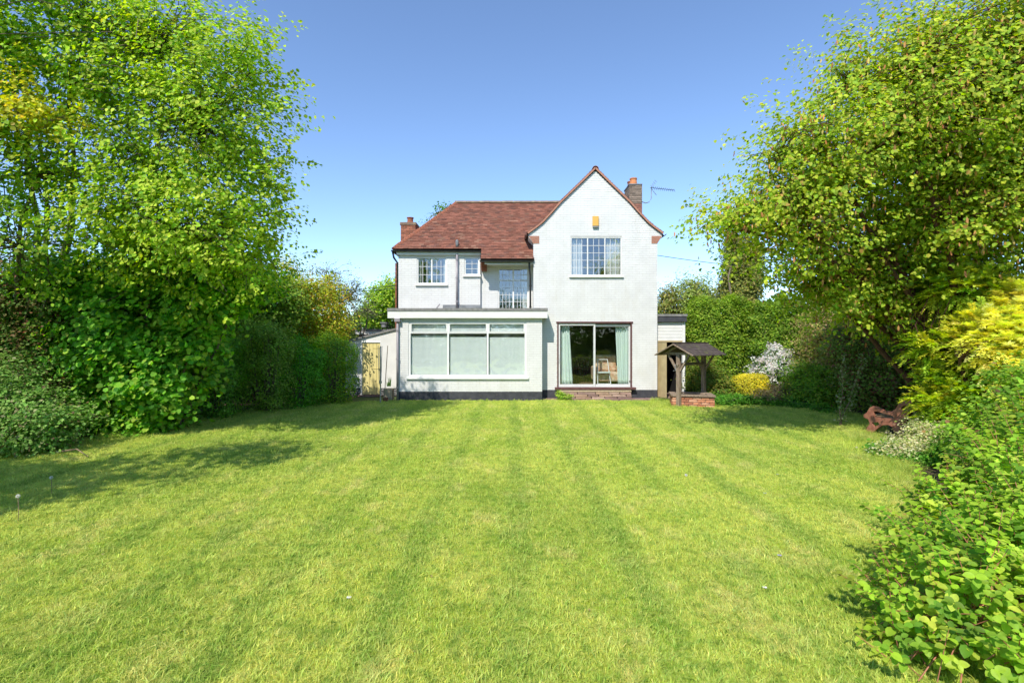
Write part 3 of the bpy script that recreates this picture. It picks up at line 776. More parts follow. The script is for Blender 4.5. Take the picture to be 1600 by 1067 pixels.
# --- patio door
win = MB(); fo = .045
win.box(DX0, DX0+fo, YG-.02, YG+.12, DZ0, DZ1); win.box(DX1-fo, DX1, YG-.02, YG+.12, DZ0, DZ1)
win.box(DX0-.03, DX1+.03, YG-.035, YG+.12, DZ1-.04, DZ1+.012)
pd = win.build('patio_door', M['brown_wood'], house, bevel=.004)
MB().box(DX0-.08, DX1+.10, YG-.16, YG+.10, DZ0-.07, DZ0-.002).build('sill', M['brown_wood'], pd, bevel=.006)
xm = X(929.5, YG)
def sash(x0, x1, y_, z0, z1, s=.075, tp=.06, bt=.085):
    mb = MB(); mb.box(x0, x0+s, y_, y_+.04, z0, z1); mb.box(x1-s*.75, x1, y_, y_+.04, z0, z1); mb.box(x0+s, x1-s*.75, y_, y_+.04, z1-tp, z1); mb.box(x0+s, x1-s*.75, y_, y_+.04, z0, z0+bt)
    f = mb.build('door_sash', M['aluminium'], pd, bevel=.004)
    MB().box(x0+s-.004, x1-s*.75+.004, y_+.018, y_+.024, z0+bt-.004, z1-tp+.004).build('pane', M['door_glass'], f)
for sp in ((DX0+fo, xm+.02, YG+.01, DZ0+.002, DZ1-.042), (xm-.045, DX1-fo, YG+.055, DZ0+.002, DZ1-.075)):
    x0, x1, y_, z0, z1 = sp
    mb = MB(); s=.055; mb.box(x0, x0+s, y_, y_+.04, z0, z1); mb.box(x1-s, x1, y_, y_+.04, z0, z1); mb.box(x0+s, x1-s, y_, y_+.04, z1-.075, z1); mb.box(x0+s, x1-s, y_, y_+.04, z0, z0+.085)
    mb.build('door_sash', M['aluminium'], pd, bevel=.004)
    MB().box(x0+s-.004, x1-s+.004, y_+.018, y_+.024, z0+.081, z1-.071).build('pane', M['door_glass'], pd)
MB().box(xm, DX1-fo, YG+.03, YG+.05, DZ1-.072, DZ1-.043).build('head_track', M['brown_wood'], pd)
MB().box(DX0+fo+.008, DX0+fo+.03, YG-.012, YG+.008, Z(566,YG), Z(553,YG)).build('handle', M['aluminium'], pd, bevel=.004)
MB().box(DX1-fo-.035, DX1-fo-.015, YG+.03, YG+.053, Z(597,YG), Z(594.5,YG)).build('handle', M['black_pipe'], pd)
rz0 = DZ0+.02
mb = MB(); rx_0, rx_1 = gx0+.26, gx1-.26
mb.box(rx_0, rx_1, 21.4, 21.45, rz0, 2.6); mb.box(rx_0-.015, rx_0, YG+.25, 21.4, rz0, 2.6); mb.box(rx_1, rx_1+.015, YG+.25, 21.4, rz0, 2.6); mb.box(rx_0, rx_1, YG+.25, 21.4, 2.6, 2.65)
mb.build('room_shell', M['room_wall'], house)
MB().box(rx_0, rx_1, YG+.25, 21.4, rz0-.1, rz0-.001).build('room_floor', M['carpet'], house)
curtain('curtain', X(876.5,YG), X(890.5,YG), rz0, DZ1-.02, YG+.2, 'mint', 'mint green curtain hanging at the left of the patio door', 4, .03, x1b=X(897,YG))
curtain('curtain', X(963,YG), X(985.5,YG), rz0, DZ1-.02, YG+.2, 'mint', 'wide mint green curtain hanging at the right of the patio door', 6, .03, x0b=X(967.5,YG))

# --- sunroom
sx0, sx1 = X(620.5, YS), X(847, YS)
s = (X(638.5,YS), X(822.5,YS), Z(588.5,YS), Z(502,YS))
FZ1, FZ0 = Z(486,YF), Z(497,YF)
wall(house, sx0, sx1, 0, FZ0+.02, YS, holes=[s], name='sunroom_wall', zb=Z(612,YS))
sh = MB(); sh.box(sx0, sx0+.2, YS+.25, YB-.002, 0, FZ0+.02); sh.box(sx1-.2, sx1, YS+.25, YG-.012, 0, FZ0+.02)
sh.box(sx0+.2, sx1-.2, YS+.25, YB-.002, .02, .05); sh.build('side_wall', M['white_paint'], house)
fx0, fx1 = X(605.5,YF), X(855.5,YF)
mb = MB(); mb.box(fx0, X(715,YF)-.001, YF, YF+.03, FZ0, FZ1); mb.box(X(715,YF)+.001, fx1, YF+.001, YF+.03, FZ0, FZ1)
mb.box(fx0, fx0+.03, YF+.03, YB-.012, FZ0, FZ1); mb.box(fx1-.03, fx1, YF+.03, YG-.012, FZ0, FZ1)
mb.build('fascia', M['white_paint'], house)
MB().box(fx0+.03, fx1-.03, YF+.031, YS-.003, FZ0+.01, FZ0+.025).build('soffit', M['white_paint'], house)
mb = MB(); mb.box(fx0-.01, gx0-.01, YF-.02, YB-.012, FZ1+.001, SR_Z-.0); mb.box(gx0-.01, fx1+.01, YF-.02, YG-.012, FZ1+.001, SR_Z)
mb.box(fx0+.03, gx0-.01, YF+.03, YB-.012, FZ0+.03, FZ1)
mb.build('flat_roof', M['felt'], house)
MB().box(X(692,YB), X(751,YB), YB-.03, YB-.008, SR_Z, Z(476.5,YB)).build('lead_flashing', M['lead'], house)
MB().bar((X(680,17),17.0,SR_Z), (X(687.5,17),17.0,Z(475,17)), .05, .03).build('roof_prop', M['grey_pipe'], house)
sw = window(house, *s, YS, bars=[X(700,YS), X(762,YS)], transoms=[Z(520,YS)], fr=.055, glass='room_glass', mat='upvc', sill=.075, sill_over=.07)
for a, b_ in ((s[0]+.06, X(700,YS)-.03), (X(700,YS)+.03, X(762,YS)-.03), (X(762,YS)+.03, s[1]-.06)):
    mb = MB(); q = .028; z0, z1 = Z(520,YS)+.02, s[3]-.055   # opening top lights stand proud
    mb.box(a, a+q, YS+.008, YS+.019, z0, z1); mb.box(b_-q, b_, YS+.008, YS+.019, z0, z1); mb.box(a+q, b_-q, YS+.008, YS+.019, z1-q, z1); mb.box(a+q, b_-q, YS+.008, YS+.019, z0, z0+q)
    mb.build('top_light', M['upvc'], sw)
for i, (a, b_, zt, lb) in enumerate(((X(641,YS), X(699,YS), 524, 'left'), (X(702,YS), X(760,YS), 526, 'middle'), (X(764,YS), X(821,YS), 527, 'right'))):
    mb = MB(); n_ = 34
    z0, z1 = s[2]+.05, Z(zt, YS); dz = (z1-z0)/n_
    for k in range(n_):
        sag = .02*(1 if i == 0 else .4)*max(0, 1-k/8)
        mb.poly([(a,YS+.13,z0+dz*k+sag*.0),(b_,YS+.13,z0+dz*k-sag*.0),(b_,YS+.122,z0+dz*(k+.5)),(a,YS+.122,z0+dz*(k+.5)),(b_,YS+.13,z0+dz*(k+1)),(a,YS+.13,z0+dz*(k+1))], [(0,1,2,3),(3,2,4,5)])
    o = mb.build('window_blind', M['blind'], label='pale mint pleated blind in the %s light of the sunroom window' % lb, cat='blind', group='pleated blinds in the sunroom window')
    mb = MB(); z0, z1 = Z(518,YS), Z(505 if i else 503.5,YS); n_ = 6; dz = (z1-z0)/n_
    for k in range(n_):
        mb.poly([(a,YS+.13,z0+dz*k),(b_,YS+.13,z0+dz*k),(b_,YS+.122,z0+dz*(k+.5)),(a,YS+.122,z0+dz*(k+.5)),(b_,YS+.13,z0+dz*(k+1)),(a,YS+.13,z0+dz*(k+1))], [(0,1,2,3),(3,2,4,5)])
    mb.build('window_blind', M['blind'], label='short pale blind in the small top light at the %s of the sunroom window' % lb, cat='blind', group='short blinds in the sunroom top lights')
# pipes
def pipe(pts, r, mat, brackets=(), parent=house, name='drainpipe'):
    o = MB().tube(pts, r, 10).build(name, M[mat], parent, smooth=True)
    for z_ in brackets:
        p = pts[-1]; MB().lathe((p[0], p[1], z_), [(r*1.35, 0), (r*1.35, .05)], 10).build('pipe_clip', M[mat], o)
    return o
xp = X(714.5,YB)
pipe([(xp,YB-.09,bZ-.14),(xp,YB-.09,SR_Z+.02)], .036, 'grey_pipe', [3.2, 4.0, 4.6])
pipe([(xp,YB-.06,bZ+.1),(xp,YB-.06,bZ+.30)], .05, 'lead', name='vent_pipe')
MB().lathe((xp,YB-.06,bZ+.2), [(.03,0),(.055,.04),(.055,.1),(.02,.14)], 10).build('pipe_cowl', M['lead'], house)
xp = X(828.5,16.95)
pipe([(xp-.04,16.75,eaveZ-.1),(xp-.02,16.9,eaveZ-.35),(xp+.005,16.98,eaveZ-.5),(xp+.005,16.98,SR_Z+.02)], .03, 'black_pipe', [3.0,3.7])
xp = X(619,15.98)
pipe([(xp,16.17,FZ0-.02),(xp,16.17,.02)], .036, 'grey_pipe', [.4,1.3,2.2])
MB().box(xp-.09,xp+.09,16.15-.06,16.235,FZ0-.12,FZ0-.001).build('hopper', M['grey_pipe'], house, bevel=.01)
pipe([(bx0-.03,bY+.05,bZ-.08),(bx0-.0,bY+.08,bZ-.26),(wx0-.05,YB+.1,bZ-.42),(wx0-.05,YB+.1,2.8)], .034, 'black_pipe', [])
pipe([(gx1+.06,YG+.35,ez-.08),(gx1+.06,YG+.35,2.7)], .03, 'black_pipe')
MB().lathe((X(849.5,YG-.02),YG-.03,Z(590,YG)), [(.02,0),(.02,.03)], 8).build('outside_tap', M['upvc'], house)
# --- chimneys
def chimney(x0, x1, y0, y1, z0, z1, capz, cap, sootz=None, cl=(1,1,1)):
    core = MB().box(x0+.008, x1-.008, y0+.008, y1-.008, z0, z1).build('chimney', M['brick_mortar'], house)
    pc = Pieces(); z = z0; row = 0
    while z < z1-.03:
        for face in range(4):
            L_ = (x1-x0) if face % 2 == 0 else (y1-y0); off = (row % 2)*.113; k = -1
            while k*.226+off < L_:
                p, q = max(k*.226+off, 0.0), min((k+1)*.226+off-.012, L_); k += 1
                if q-p < .02: continue
                g_ = rng.uniform(.65,1.25); c_ = (.36*g_*cl[0], .14*g_*cl[1], .085*g_*cl[2])
                if sootz and z > sootz: c_ = (.26*g_, .20*g_, .155*g_)
                m_ = (p+q)/2; h_ = (q-p)/2
                cc = [(x0+m_, y0, z+.032), (x1, y0+m_, z+.032), (x0+m_, y1, z+.032), (x0, y0+m_, z+.032)][face]
                if face % 2 == 0: pc.add(cc, (h_,0,0), (0,.008,0), (0,0,.031), c_)
                else: pc.add(cc, (.008,0,0), (0,h_,0), (0,0,.031), c_)
        z += .0745; row += 1
    pc.build('bricks', M['clean_pieces'], core)
    return core
cy = 19.5
ch1 = chimney(X(626.5,cy), X(649,cy), cy, cy+.6, 3.5, Z(352,cy), 0, None)
MB().box(X(625,cy), X(650.5,cy), cy-.03, cy+.63, Z(352,cy), Z(347.5,cy)).build('chimney_cap', M['ridge'], ch1, bevel=.01)
MB().lathe((X(639,cy), cy+.25, Z(347.5,cy)), [(.14,0),(.13,.05),(.115,.08),(.11,.2),(.135,.205),(.135,.235),(.11,.24)], 14).build('chimney_pot', M['ridge_red'], ch1)
wall(house, X(617.5,18.6), X(640,18.6), 0, Z(411,18.6), 18.6, bricks='red', name='chimney_breast', plinth=False, th=1.6)
cy = 20.0
ch2 = chimney(X(983.5,cy), X(1003,cy), cy, cy+.85, 4.8, Z(289,cy), 0, None, sootz=7.25, cl=(.95,1.05,1.25))
MB().box(X(982.5,cy), X(1003.5,cy), cy-.03, cy+.9, Z(289,cy), Z(287.5,cy)).build('chimney_cap', M['lead'], ch2)
M['pot'] = noise_mat('orange_pot', (0.62,0.25,0.10), (0.5,0.19,0.08), 6, .8)
for yy in (cy+.2, cy+.62):
    MB().lathe((X(991.5,cy), yy, Z(287.5,cy)), [(.15,0),(.145,.08),(.13,.2),(.15,.24),(.15,.27),(.12,.275)], 14).build('chimney_pot', M['pot'] if yy < cy+.3 else M['ridge_red'], ch2)

# --- stone plinth step below the patio door, pieces laid dry
step = empty('stone_step', ((DX0+DX1)/2, YG-.3, 0), 'low step of thin rough brown stone slabs under the patio door', 'step')
z = .03
for r, (h_, dd) in enumerate(((.07,.34),(.07,.30),(.075,.27))):
    xa = X(872,YG)+rng.uniform(0,.08)
    while xa < X(981,YG):
        w_ = rng.uniform(.28,.62); xb = min(xa+w_, X(984,YG))
        c_ = random.choice([(0.25,0.16,0.13),(0.33,0.23,0.18),(0.20,0.13,0.11),(0.30,0.20,0.14)])
        key = 'stone%d' % (int(c_[0]*100))
        if key not in M: M[key] = noise_mat('rough_stone', c_, tuple(v*1.35 for v in c_), 9, .9, bump=.7, bscale=30)
        mb = MB(); d_ = dd+rng.uniform(-.02,.03)
        mb.poly([(xa,YG-d_,z),(xb-.012,YG-d_-rng.uniform(-.02,.02),z),(xb-.012,YG-.012,z),(xa,YG-.012,z),(xa+.01,YG-d_+.01,z+h_-.008),(xb-.02,YG-d_+rng.uniform(0,.02),z+h_-rng.uniform(.006,.016)),(xb-.012,YG-.012,z+h_-.008),(xa,YG-.012,z+h_-.008)],
                [(0,3,2,1),(4,5,6,7),(0,1,5,4),(1,2,6,5),(2,3,7,6),(3,0,4,7)])
        mb.build('stone', M[key], step, bevel=.008)
        xa = xb
    z += h_
MB().box(X(873,YG), X(984,YG), YG-.24, YG-.012, z, z+.05).build('capping', M['stone_pot'], step, bevel=.008)
# edging of flat slabs along the gable wall
edg = empty('paving_edge', (3, YG-.3, 0), 'narrow row of brown paving slabs between the lawn and the gable wall', 'paving')
xa = sx1+.01
while xa < X(1040,YG):
    xb = xa+rng.uniform(.4,.6)
    MB().box(xa, xb-.012, YG-.42, YG-.012, -.01, .028+rng.uniform(-.004,.006)).build('slab', M['paving'], edg, bevel=.006)
    xa = xb
# ------------------------------------------------------------------ outbuildings
lean = empty('lean_to_store', (X(580,17.5), 17.5, 0), 'white painted lean-to store with sloping roof and pale yellow plank door', 'shed')
YL = 17.5
lx0, lx1 = X(540,YL), sx0-.002
dl = (X(563.5,YL), X(595,YL), Z(617,YL), Z(533,YL))
zl, zr = Z(536,YL), Z(517,YL)
for (a, b_) in ((lx0, dl[0]), (dl[1], lx1)):
    MB().box(a, b_, YL, YL+.2, 0, dl[3]).build('wall', M['white_brick'], lean)
def zs(x): return zl + (zr-zl)*(x-lx0)/(X(613,YL)-lx0)
zt = zs(lx1)
MB().prism([(lx0,dl[3]),(lx1,dl[3]),(lx1,zt),(lx0,max(zl,dl[3]+.01))], YL, YL+.2).build('gable', M['white_brick'], lean)
# raised courses in the store wall
pc = Pieces(); pl = Pieces()
z = 0; row = 0
while z < zt:
    off = (row % 2)*.113; k = math.floor((lx0-off)/.226); zz = z+.0745
    while k*.226+off < lx1:
        p, q = max(k*.226+off, lx0), min((k+1)*.226+off-.01, lx1); k += 1
        if zs((p+q)/2) < zz+.03: continue
        if z < dl[3] and q > dl[0] and p < dl[1]:
            if p < dl[0]: q = dl[0]
            elif q > dl[1]: p = dl[1]
            else: continue
        if q-p < .02: continue
        (pl if z < .25 else pc).add(((p+q)/2, YL+.001, z+.032), ((q-p)/2,0,0), (0,.0025,0), (0,0,.0325), (1,1,1))
    z += .0745; row += 1
pc.build('bricks', M['white_brick'], lean); pl.build('plinth_bricks', M['plinth'], lean)
MB().box(lx0, lx0+.2, YL+.2, 20, 0, zl-.05).build('side_wall', M['white_paint'], lean)
mb = MB(); mb.poly([(lx0-.08,YL-.06,zs(lx0)+.0),(lx1,YL-.06,zt),(lx1,20,zt),(lx0-.08,20,zs(lx0)),(lx0-.08,YL-.06,zs(lx0)+.06),(lx1,YL-.06,zt+.06),(lx1,20,zt+.06),(lx0-.08,20,zs(lx0)+.06)],
        [(0,3,2,1),(4,5,6,7),(0,1,5,4),(1,2,6,5),(2,3,7,6),(3,0,4,7)])
mb.build('roof', M['felt'], lean)
dr = MB(); f_ = .05
dr.box(dl[0], dl[0]+f_, YL-.01, YL+.08, dl[2], dl[3]); dr.box(dl[1]-.02, dl[1], YL-.01, YL+.08, dl[2], dl[3]); dr.box(dl[0]+f_, dl[1]-.02, YL-.01, YL+.08, dl[3]-.05, dl[3])
door = dr.build('door', M['upvc'], lean, bevel=.004)
px_ = dl[0]+f_+.004; wpl = (dl[1]-.024-px_)/5
for i in range(5): MB().box(px_+wpl*i, px_+wpl*(i+1)-.007, YL+.025, YL+.05, dl[2]+.02, dl[3]-.054).build('plank', M['yellow_door'], door, bevel=.003)
for zq in (Z(543.5,YL), Z(575.5,YL)): MB().box(px_+wpl*3.05, px_+wpl*5-.01, YL+.010, YL+.024, zq-.012, zq).build('strap', M['yellow_door'], door) 
MB().box(dl[0]-.05, dl[1]+.05, YL-.15, YL+.1, 0, dl[2]-.003).build('doorstep', M['paving'], lean)
MB().lathe((X(604,19), 18.6, zt+.04), [(.09,0),(.09,.12),(.13,.14),(.13,.18)], 10).build('vent', M['lead'], lean)
# flat roofed block behind
YK = 20.5
blk = empty('flat_roofed_outbuilding', (X(590,YK), YK, 0), 'low brick outbuilding with white fascia and flat felt roof behind the lean-to', 'outbuilding')
wall(blk, X(559,YK), X(618,YK), 0, Z(522,YK), YK, th=2, bricks='red', plinth=False)
MB().box(X(557.5,YK), X(618,YK), YK-.15, YK-.10, Z(522.5,YK), Z(517.5,YK)).build('fascia', M['white_paint'], blk)
MB().box(X(557,YK), X(618,YK), YK-.17, YK+2.1, Z(517.4,YK), Z(514.5,YK)).build('flat_roof', M['felt'], blk)
# right: covered passage with an open door
YP = 17.0
pas = empty('side_passage', (X(1048,YP), YP, 0), 'white boarded side passage with an open tan door beside the house', 'outbuilding')
ax0, ax1 = gx1+.004, X(1069,YP)
zo = Z(532,YP)
for i in range(6):
    z0 = zo+(Z(503,YP)-zo)*i/6
    MB().box(ax0, ax1-.06, YP-.012*(i % 1), YP+.022, z0, zo+(Z(503,YP)-zo)*(i+1)/6-.008).build('board', M['white_paint'], pas)
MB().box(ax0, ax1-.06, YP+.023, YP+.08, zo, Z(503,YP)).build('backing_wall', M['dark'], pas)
MB().box(ax0-.0, ax1+.05, YP-.10, YP+4, Z(503,YP)+.002, Z(494.5,YP)).build('dark_fascia', M['plinth'], pas)
MB().box(ax0-.0, ax1+.07, YP-.12, YP+4.02, Z(494.5,YP)+.001, Z(491,YP)).build('flat_roof', M['felt'], pas)
MB().box(ax1-.058, ax1+.03, YP-.01, YP+.10, 0, Z(503,YP)).build('door_post', M['white_paint'], pas)
MB().box(ax0, ax0+.05, YP-.005, YP+.08, 0, zo-.05).build('door_post', M['white_paint'], pas)
MB().box(ax0+.05, ax1-.058, YP-.004, YP+.06, zo-.05, zo-.002).build('door_head', M['tan_door'], pas)
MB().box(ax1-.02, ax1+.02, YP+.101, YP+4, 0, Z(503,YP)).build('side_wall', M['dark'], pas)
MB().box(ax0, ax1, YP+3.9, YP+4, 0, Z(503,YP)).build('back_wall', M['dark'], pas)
# open leaf swung back into the passage, seen almost edge-on
h0 = Vector((ax0+.055, YP+.02, 0)); h1 = Vector((ax0+.22, YP-.46, 0))
d_ = (h1-h0).normalized(); n5 = 4; L5 = (h1-h0).length
dleaf = MB().bar(h0+Vector((0,.03,Z(533,YP)*.5+.03)), h1+Vector((0,.03,Z(533,YP)*.5+.03)), .015, zo-.2, mi=0).build('door', M['tan_door'], pas)
for i in range(n5):
    a = h0+d_*(L5*i/n5+.003); b_ = h0+d_*(L5*(i+1)/n5-.004); zc = .05+(zo-.12)/2
    MB().bar(a+Vector((0,0,zc)), b_+Vector((0,0,zc)), .022, zo-.12).build('plank', M['tan_door'], dleaf)
MB().box(ax0, ax1+.4, YP-.45, YP+1.5, -.01, .02).build('passage_floor', M['paving'], pas)

# ------------------------------------------------------------------ wishing well
wa = Vector((4.67, 14.60, 0)); wd = Vector((.777, .63, 0)).normalized(); wp = Vector((wd.y, -wd.x, 0))
well = empty('wishing_well', (5.2, 15.1, 0), 'square brick wishing well under a weathered timber pitched roof', 'wishing well')
def W3(s_, t_, z_): return wa + wd*s_ + wp*t_ + Vector((0,0,z_))
post_top = 1.70
for s_, hb in ((.15, 0), (1.47, 0)):
    MB().bar(W3(s_,0,hb), W3(s_,0,1.50), .11, .11, up=wd).build('post', M['old_wood'], well, bevel=.006)
    MB().bar(W3(s_,-.36,1.53), W3(s_,.40,1.53), .055, .075).build('cross_beam', M['old_wood'], well, bevel=.004)
    for sg in (-1, 1):
        MB().bar(W3(s_-.0,sg*.04,1.02), W3(s_,sg*.33,1.49), .05, .07, up=wd).build('brace', M['old_wood'], well, bevel=.004)
        MB().bar(W3(s_,0,1.77), W3(s_,sg*.50,1.50), .05, .06, up=wd).build('rafter', M['old_wood'], well, bevel=.004)
MB().tube([W3(.06,0,1.22), W3(1.56,0,1.22)], .045, 10).build('windlass', M['old_wood'], well)
MB().tube([W3(.06,0,1.22), W3(-.04,0,1.22), W3(-.04,.02,1.05), W3(-.14,.02,1.05)], .012, 8).build('crank_handle', M['metal'], well)
nb = 7; slope = Vector((0,0,0))
for sg in (-1, 1):
    for i in range(nb):
        t0 = .60*i/nb; t1 = t0+.60/nb+.018
        z0 = 1.81-.30*(t0/.60)**1.0*1.12; z1 = 1.81-.30*(t1/.60)*1.12
        a0, a1 = -.10+random.uniform(-.012,.012), 1.66+random.uniform(-.02,.02)
        p = [W3(a0,sg*t0,z0+.006),W3(a1,sg*t0,z0+.006),W3(a1,sg*t1,z1+.014),W3(a0,sg*t1,z1+.014)]
        q = [v+Vector((0,0,.020)) for v in p]
        MB().poly(p+q, [(0,3,2,1),(4,5,6,7),(0,1,5,4),(1,2,6,5),(2,3,7,6),(3,0,4,7)]).build('roof_board', M['dark_board'], well)
    MB().bar(W3(-.11,0,1.80), W3(-.11,sg*.62,1.485), .025, .06, up=wd).build('barge_board', M['old_wood'], well)
MB().bar(W3(-.11,0,1.845), W3(1.67,0,1.845), .09, .025).build('ridge_board', M['dark_board'], well)
# brick box, turned a little
yaw = -R(13); bc = Vector((5.28, 15.07, 0)); bx_ = Vector((math.cos(yaw), math.sin(yaw), 0)); by_ = Vector((-math.sin(yaw), math.cos(yaw), 0))
hw, hd = .565, .42
core = MB(); 
core.obox(bc+Vector((0,0,.14)), bx_*(hw-.02), by_*(hd-.02), (0,0,.14)); core.build('box_core', M['brick_mortar'], well)
bm_ = []
for v in ((0.62,0.27,0.15),(0.52,0.20,0.11),(0.68,0.36,0.23),(0.45,0.18,0.11)):
    bm_.append(noise_mat('spalled_brick', v, tuple(c*.78 for c in v), 22, .9, c3=(.12,.06,.04), bump=.8, bscale=35, s3=11, t3=.63))
for r in range(4):
    for f in range(4):
        L_ = 2*hw if f % 2 == 0 else 2*hd; off = (r % 2)*.113; k = -1
        e1_, e2_ = (bx_, by_) if f % 2 == 0 else (by_, bx_)
        sg = -1 if f in (0, 3) else 1; hh_ = hd if f % 2 == 0 else hw
        while k*.226+off < L_:
            p, q = max(k*.226+off, 0), min((k+1)*.226+off-.012, L_); k += 1
            if q-p < .03: continue
            c_ = bc + e1_*(-L_/2+(p+q)/2) + e2_*(sg*(hh_-.03+random.uniform(-.007,.006))) + Vector((0,0,.03+r*.074))
            MB().obox(c_, e1_*(q-p)/2, e2_*.05, (0,0,.031)).build('brick', random.choice(bm_), well, bevel=.007)
sl = MB()
for i, (c_, a_, b__) in enumerate(((bc-by_*(hd-.05), bx_*(hw+.04), by_*.11), (bc+by_*(hd-.05), bx_*(hw+.04), by_*.11))):
    MB().obox(c_+Vector((0,0,.325)), a_, b__, (0,0,.024)).build('coping_board', M['old_wood'], well, bevel=.006)
for sg in (-1, 1): MB().obox(bc+bx_*sg*(hw-.05)+Vector((0,0,.325)), bx_*.09, by_*(hd-.165), (0,0,.022)).build('coping_board', M['old_wood'], well, bevel=.006)

# ------------------------------------------------------------------ bench
bo = Vector((7.16, 10.42, 0)); bl_ = Vector((.93, .37, 0)).normalized(); bf = Vector((-bl_.y, bl_.x, 0))   # along the bench; towards its front
bench = empty('garden_bench', bo+bl_*.6, 'red-brown painted garden bench with scrolled solid ends at the right lawn edge', 'bench')
# outline of the end, traced as (depth from front, height); photo scale about 74 px per metre there
def E(px, py): return ((px-1341)/68.0, (677-py)/74.0)
outer = [E(*p) for p in ((1346,677),(1345.5,668),(1350,660),(1348,654),(1342,652),(1341.5,648),(1346,644),(1350,636),(1354,633.5),(1360,634),(1370,638),(1379,638),(1384,632),(1389,621),(1394,616),(1400,615),(1404,619),(1403,627),(1399,641),(1396,650),(1390,657),(1387,666),(1389,668),(1382,668),(1379,660),(1374,658),(1366,660),(1358,668),(1352,677))]
hole1 = [E(*p) for p in ((1355,641),(1360,640.5),(1372,643),(1380,644.5),(1381,648),(1356,649))]
hole2 = [E(*p) for p in ((1390,631),(1394,627),(1397,628),(1397,632),(1391,636))]
hole3 = [E(*p) for p in ((1353,658),(1361,656),(1363,659),(1356,664))]
import bmesh
def shape_with_holes(name, outer, hls, base, du, dn, th, mat, parent):
    from mathutils.geometry import tessellate_polygon
    loops = [[Vector((a, b_, 0)) for a, b_ in outer]] + [[Vector((a, b_, 0)) for a, b_ in h[::-1]] for h in hls]
    flatp = [p for l in loops for p in l]; tris = tessellate_polygon(loops)
    mb = MB(); n_ = len(flatp)
    V = [base+du*p.x+Vector((0,0,p.y))-dn*th/2 for p in flatp] + [base+du*p.x+Vector((0,0,p.y))+dn*th/2 for p in flatp]
    Fc = [tuple(t) for t in tris] + [tuple(i+n_ for i in t[::-1]) for t in tris]; s0 = 0
    for l in loops:
        m_ = len(l); Fc += [(s0+i, s0+(i+1) % m_, s0+(i+1) % m_+n_, s0+i+n_) for i in range(m_)]; s0 += m_
    mb.poly(V, Fc); o = mb.build(name, mat, parent)
    bb = bmesh.new(); bb.from_mesh(o.data); bmesh.ops.recalc_face_normals(bb, faces=bb.faces); bb.to_mesh(o.data); bb.free()
    bv = o.modifiers.new('bevel','BEVEL'); bv.width = .006; bv.segments = 2; bv.limit_method = 'ANGLE'; bv.angle_limit = R(50)
    return o
BL = 1.25
for t in (0, BL): shape_with_holes('bench_end', outer, [hole1, hole2, hole3], bo+bl_*t+bf*.0, -bf, bl_, .055, M['bench'], bench)
def slat(px, py, w_, tilt):
    a, z_ = E(px, py); p = bo - bf*a + Vector((0,0,z_)); u = (-bf)*math.cos(tilt)+Vector((0,0,math.sin(tilt)))
    MB().bar(p+bl_*.02, p+bl_*(BL-.02), w_, .02, up=(u.cross(bl_)*1.0)).build('slat', M['bench_slat'], bench, bevel=.003)
for px, py in ((1344,649),(1352,650),(1360,650.5),(1368,650.5),(1376,650.5),(1384,650)): slat(px, py, .085, 0)
for px, py in ((1390.5,640),(1393.5,631.5),(1397,623)): slat(px, py, .085, R(70))

# ------------------------------------------------------------------ folded rotary dryer and poles
dz = Z(552.5,15.6)
dry = empty('rotary_clothes_dryer', (X(594.5,15.6), 15.6, 0), 'folded grey rotary clothes dryer standing in front of the yellow door', 'clothes dryer')
cx = X(594.5,15.6)
MB().tube([(cx,15.6,-.02),(cx,15.6,Z(541,15.6))], .02, 8).build('pole', M['metal'], dry)
for i, (o1, o2) in enumerate(((-.06,-.02),(.05,.02),(.015,-.01),(-.02,.025))):
    MB().tube([(cx+o1*.4,15.57+o2,.62),(cx+o1,15.57+o2,Z(540+i,15.6))], .010, 6).build('arm', M['metal'], dry)
MB().lathe((cx,15.6,.60), [(.02,0),(.045,.01),(.045,.07),(.02,.09)], 10).build('collar', M['metal'], dry)
o = MB().tube([(X(600.2,15.9),15.9,0.0),(X(605.8,16.0),16.0,Z(540,15.9))], .012, 6).build('cane', M['old_wood'])
tag(o, 'thin wooden pole leaning between the folded clothes dryer and the drainpipe', 'pole')
pot = empty('stone_planter', (X(607,16.3), 16.3, 0), 'small sandy stone planter with a green plant beside the drainpipe', 'planter')
MB().box(X(600,16.3), X(613.5,16.3), 16.2, 16.5, 0, Z(607,16.3)).build('trough', M['stone_pot'], pot, bevel=.02)
mb = MB()
for i in range(16):
    a = random.uniform(0,6.28); r_ = random.uniform(.02,.12); bx = X(608,16.3)+random.uniform(-.07,.05); h_ = random.uniform(.12,.33)
    w_ = .012; mb.poly([(bx-w_,16.33,.45),(bx+w_,16.33,.45),(bx+r_*math.cos(a)*.6+w_*.9,16.33+r_*math.sin(a)*.6,.45+h_*.6),(bx+r_*math.cos(a),16.33+r_*math.sin(a),.45+h_)], [(0,1,2,3)])
M['blade_leaf'] = noise_mat('blade_leaf', (0.10,0.22,0.04), (0.16,0.28,0.06), 20, .5)
mb.build('plant_leaves', M['blade_leaf'], pot)
tag(MB().lathe((X(603,16.0),15.95,0), [(.05,0),(.07,.02),(.085,.13),(.078,.135),(.07,.11),(.0,.10)], 14).build('flower_pot', M['ridge_red']), 'small brown flower pot on the ground beside the stone planter', 'flower pot')

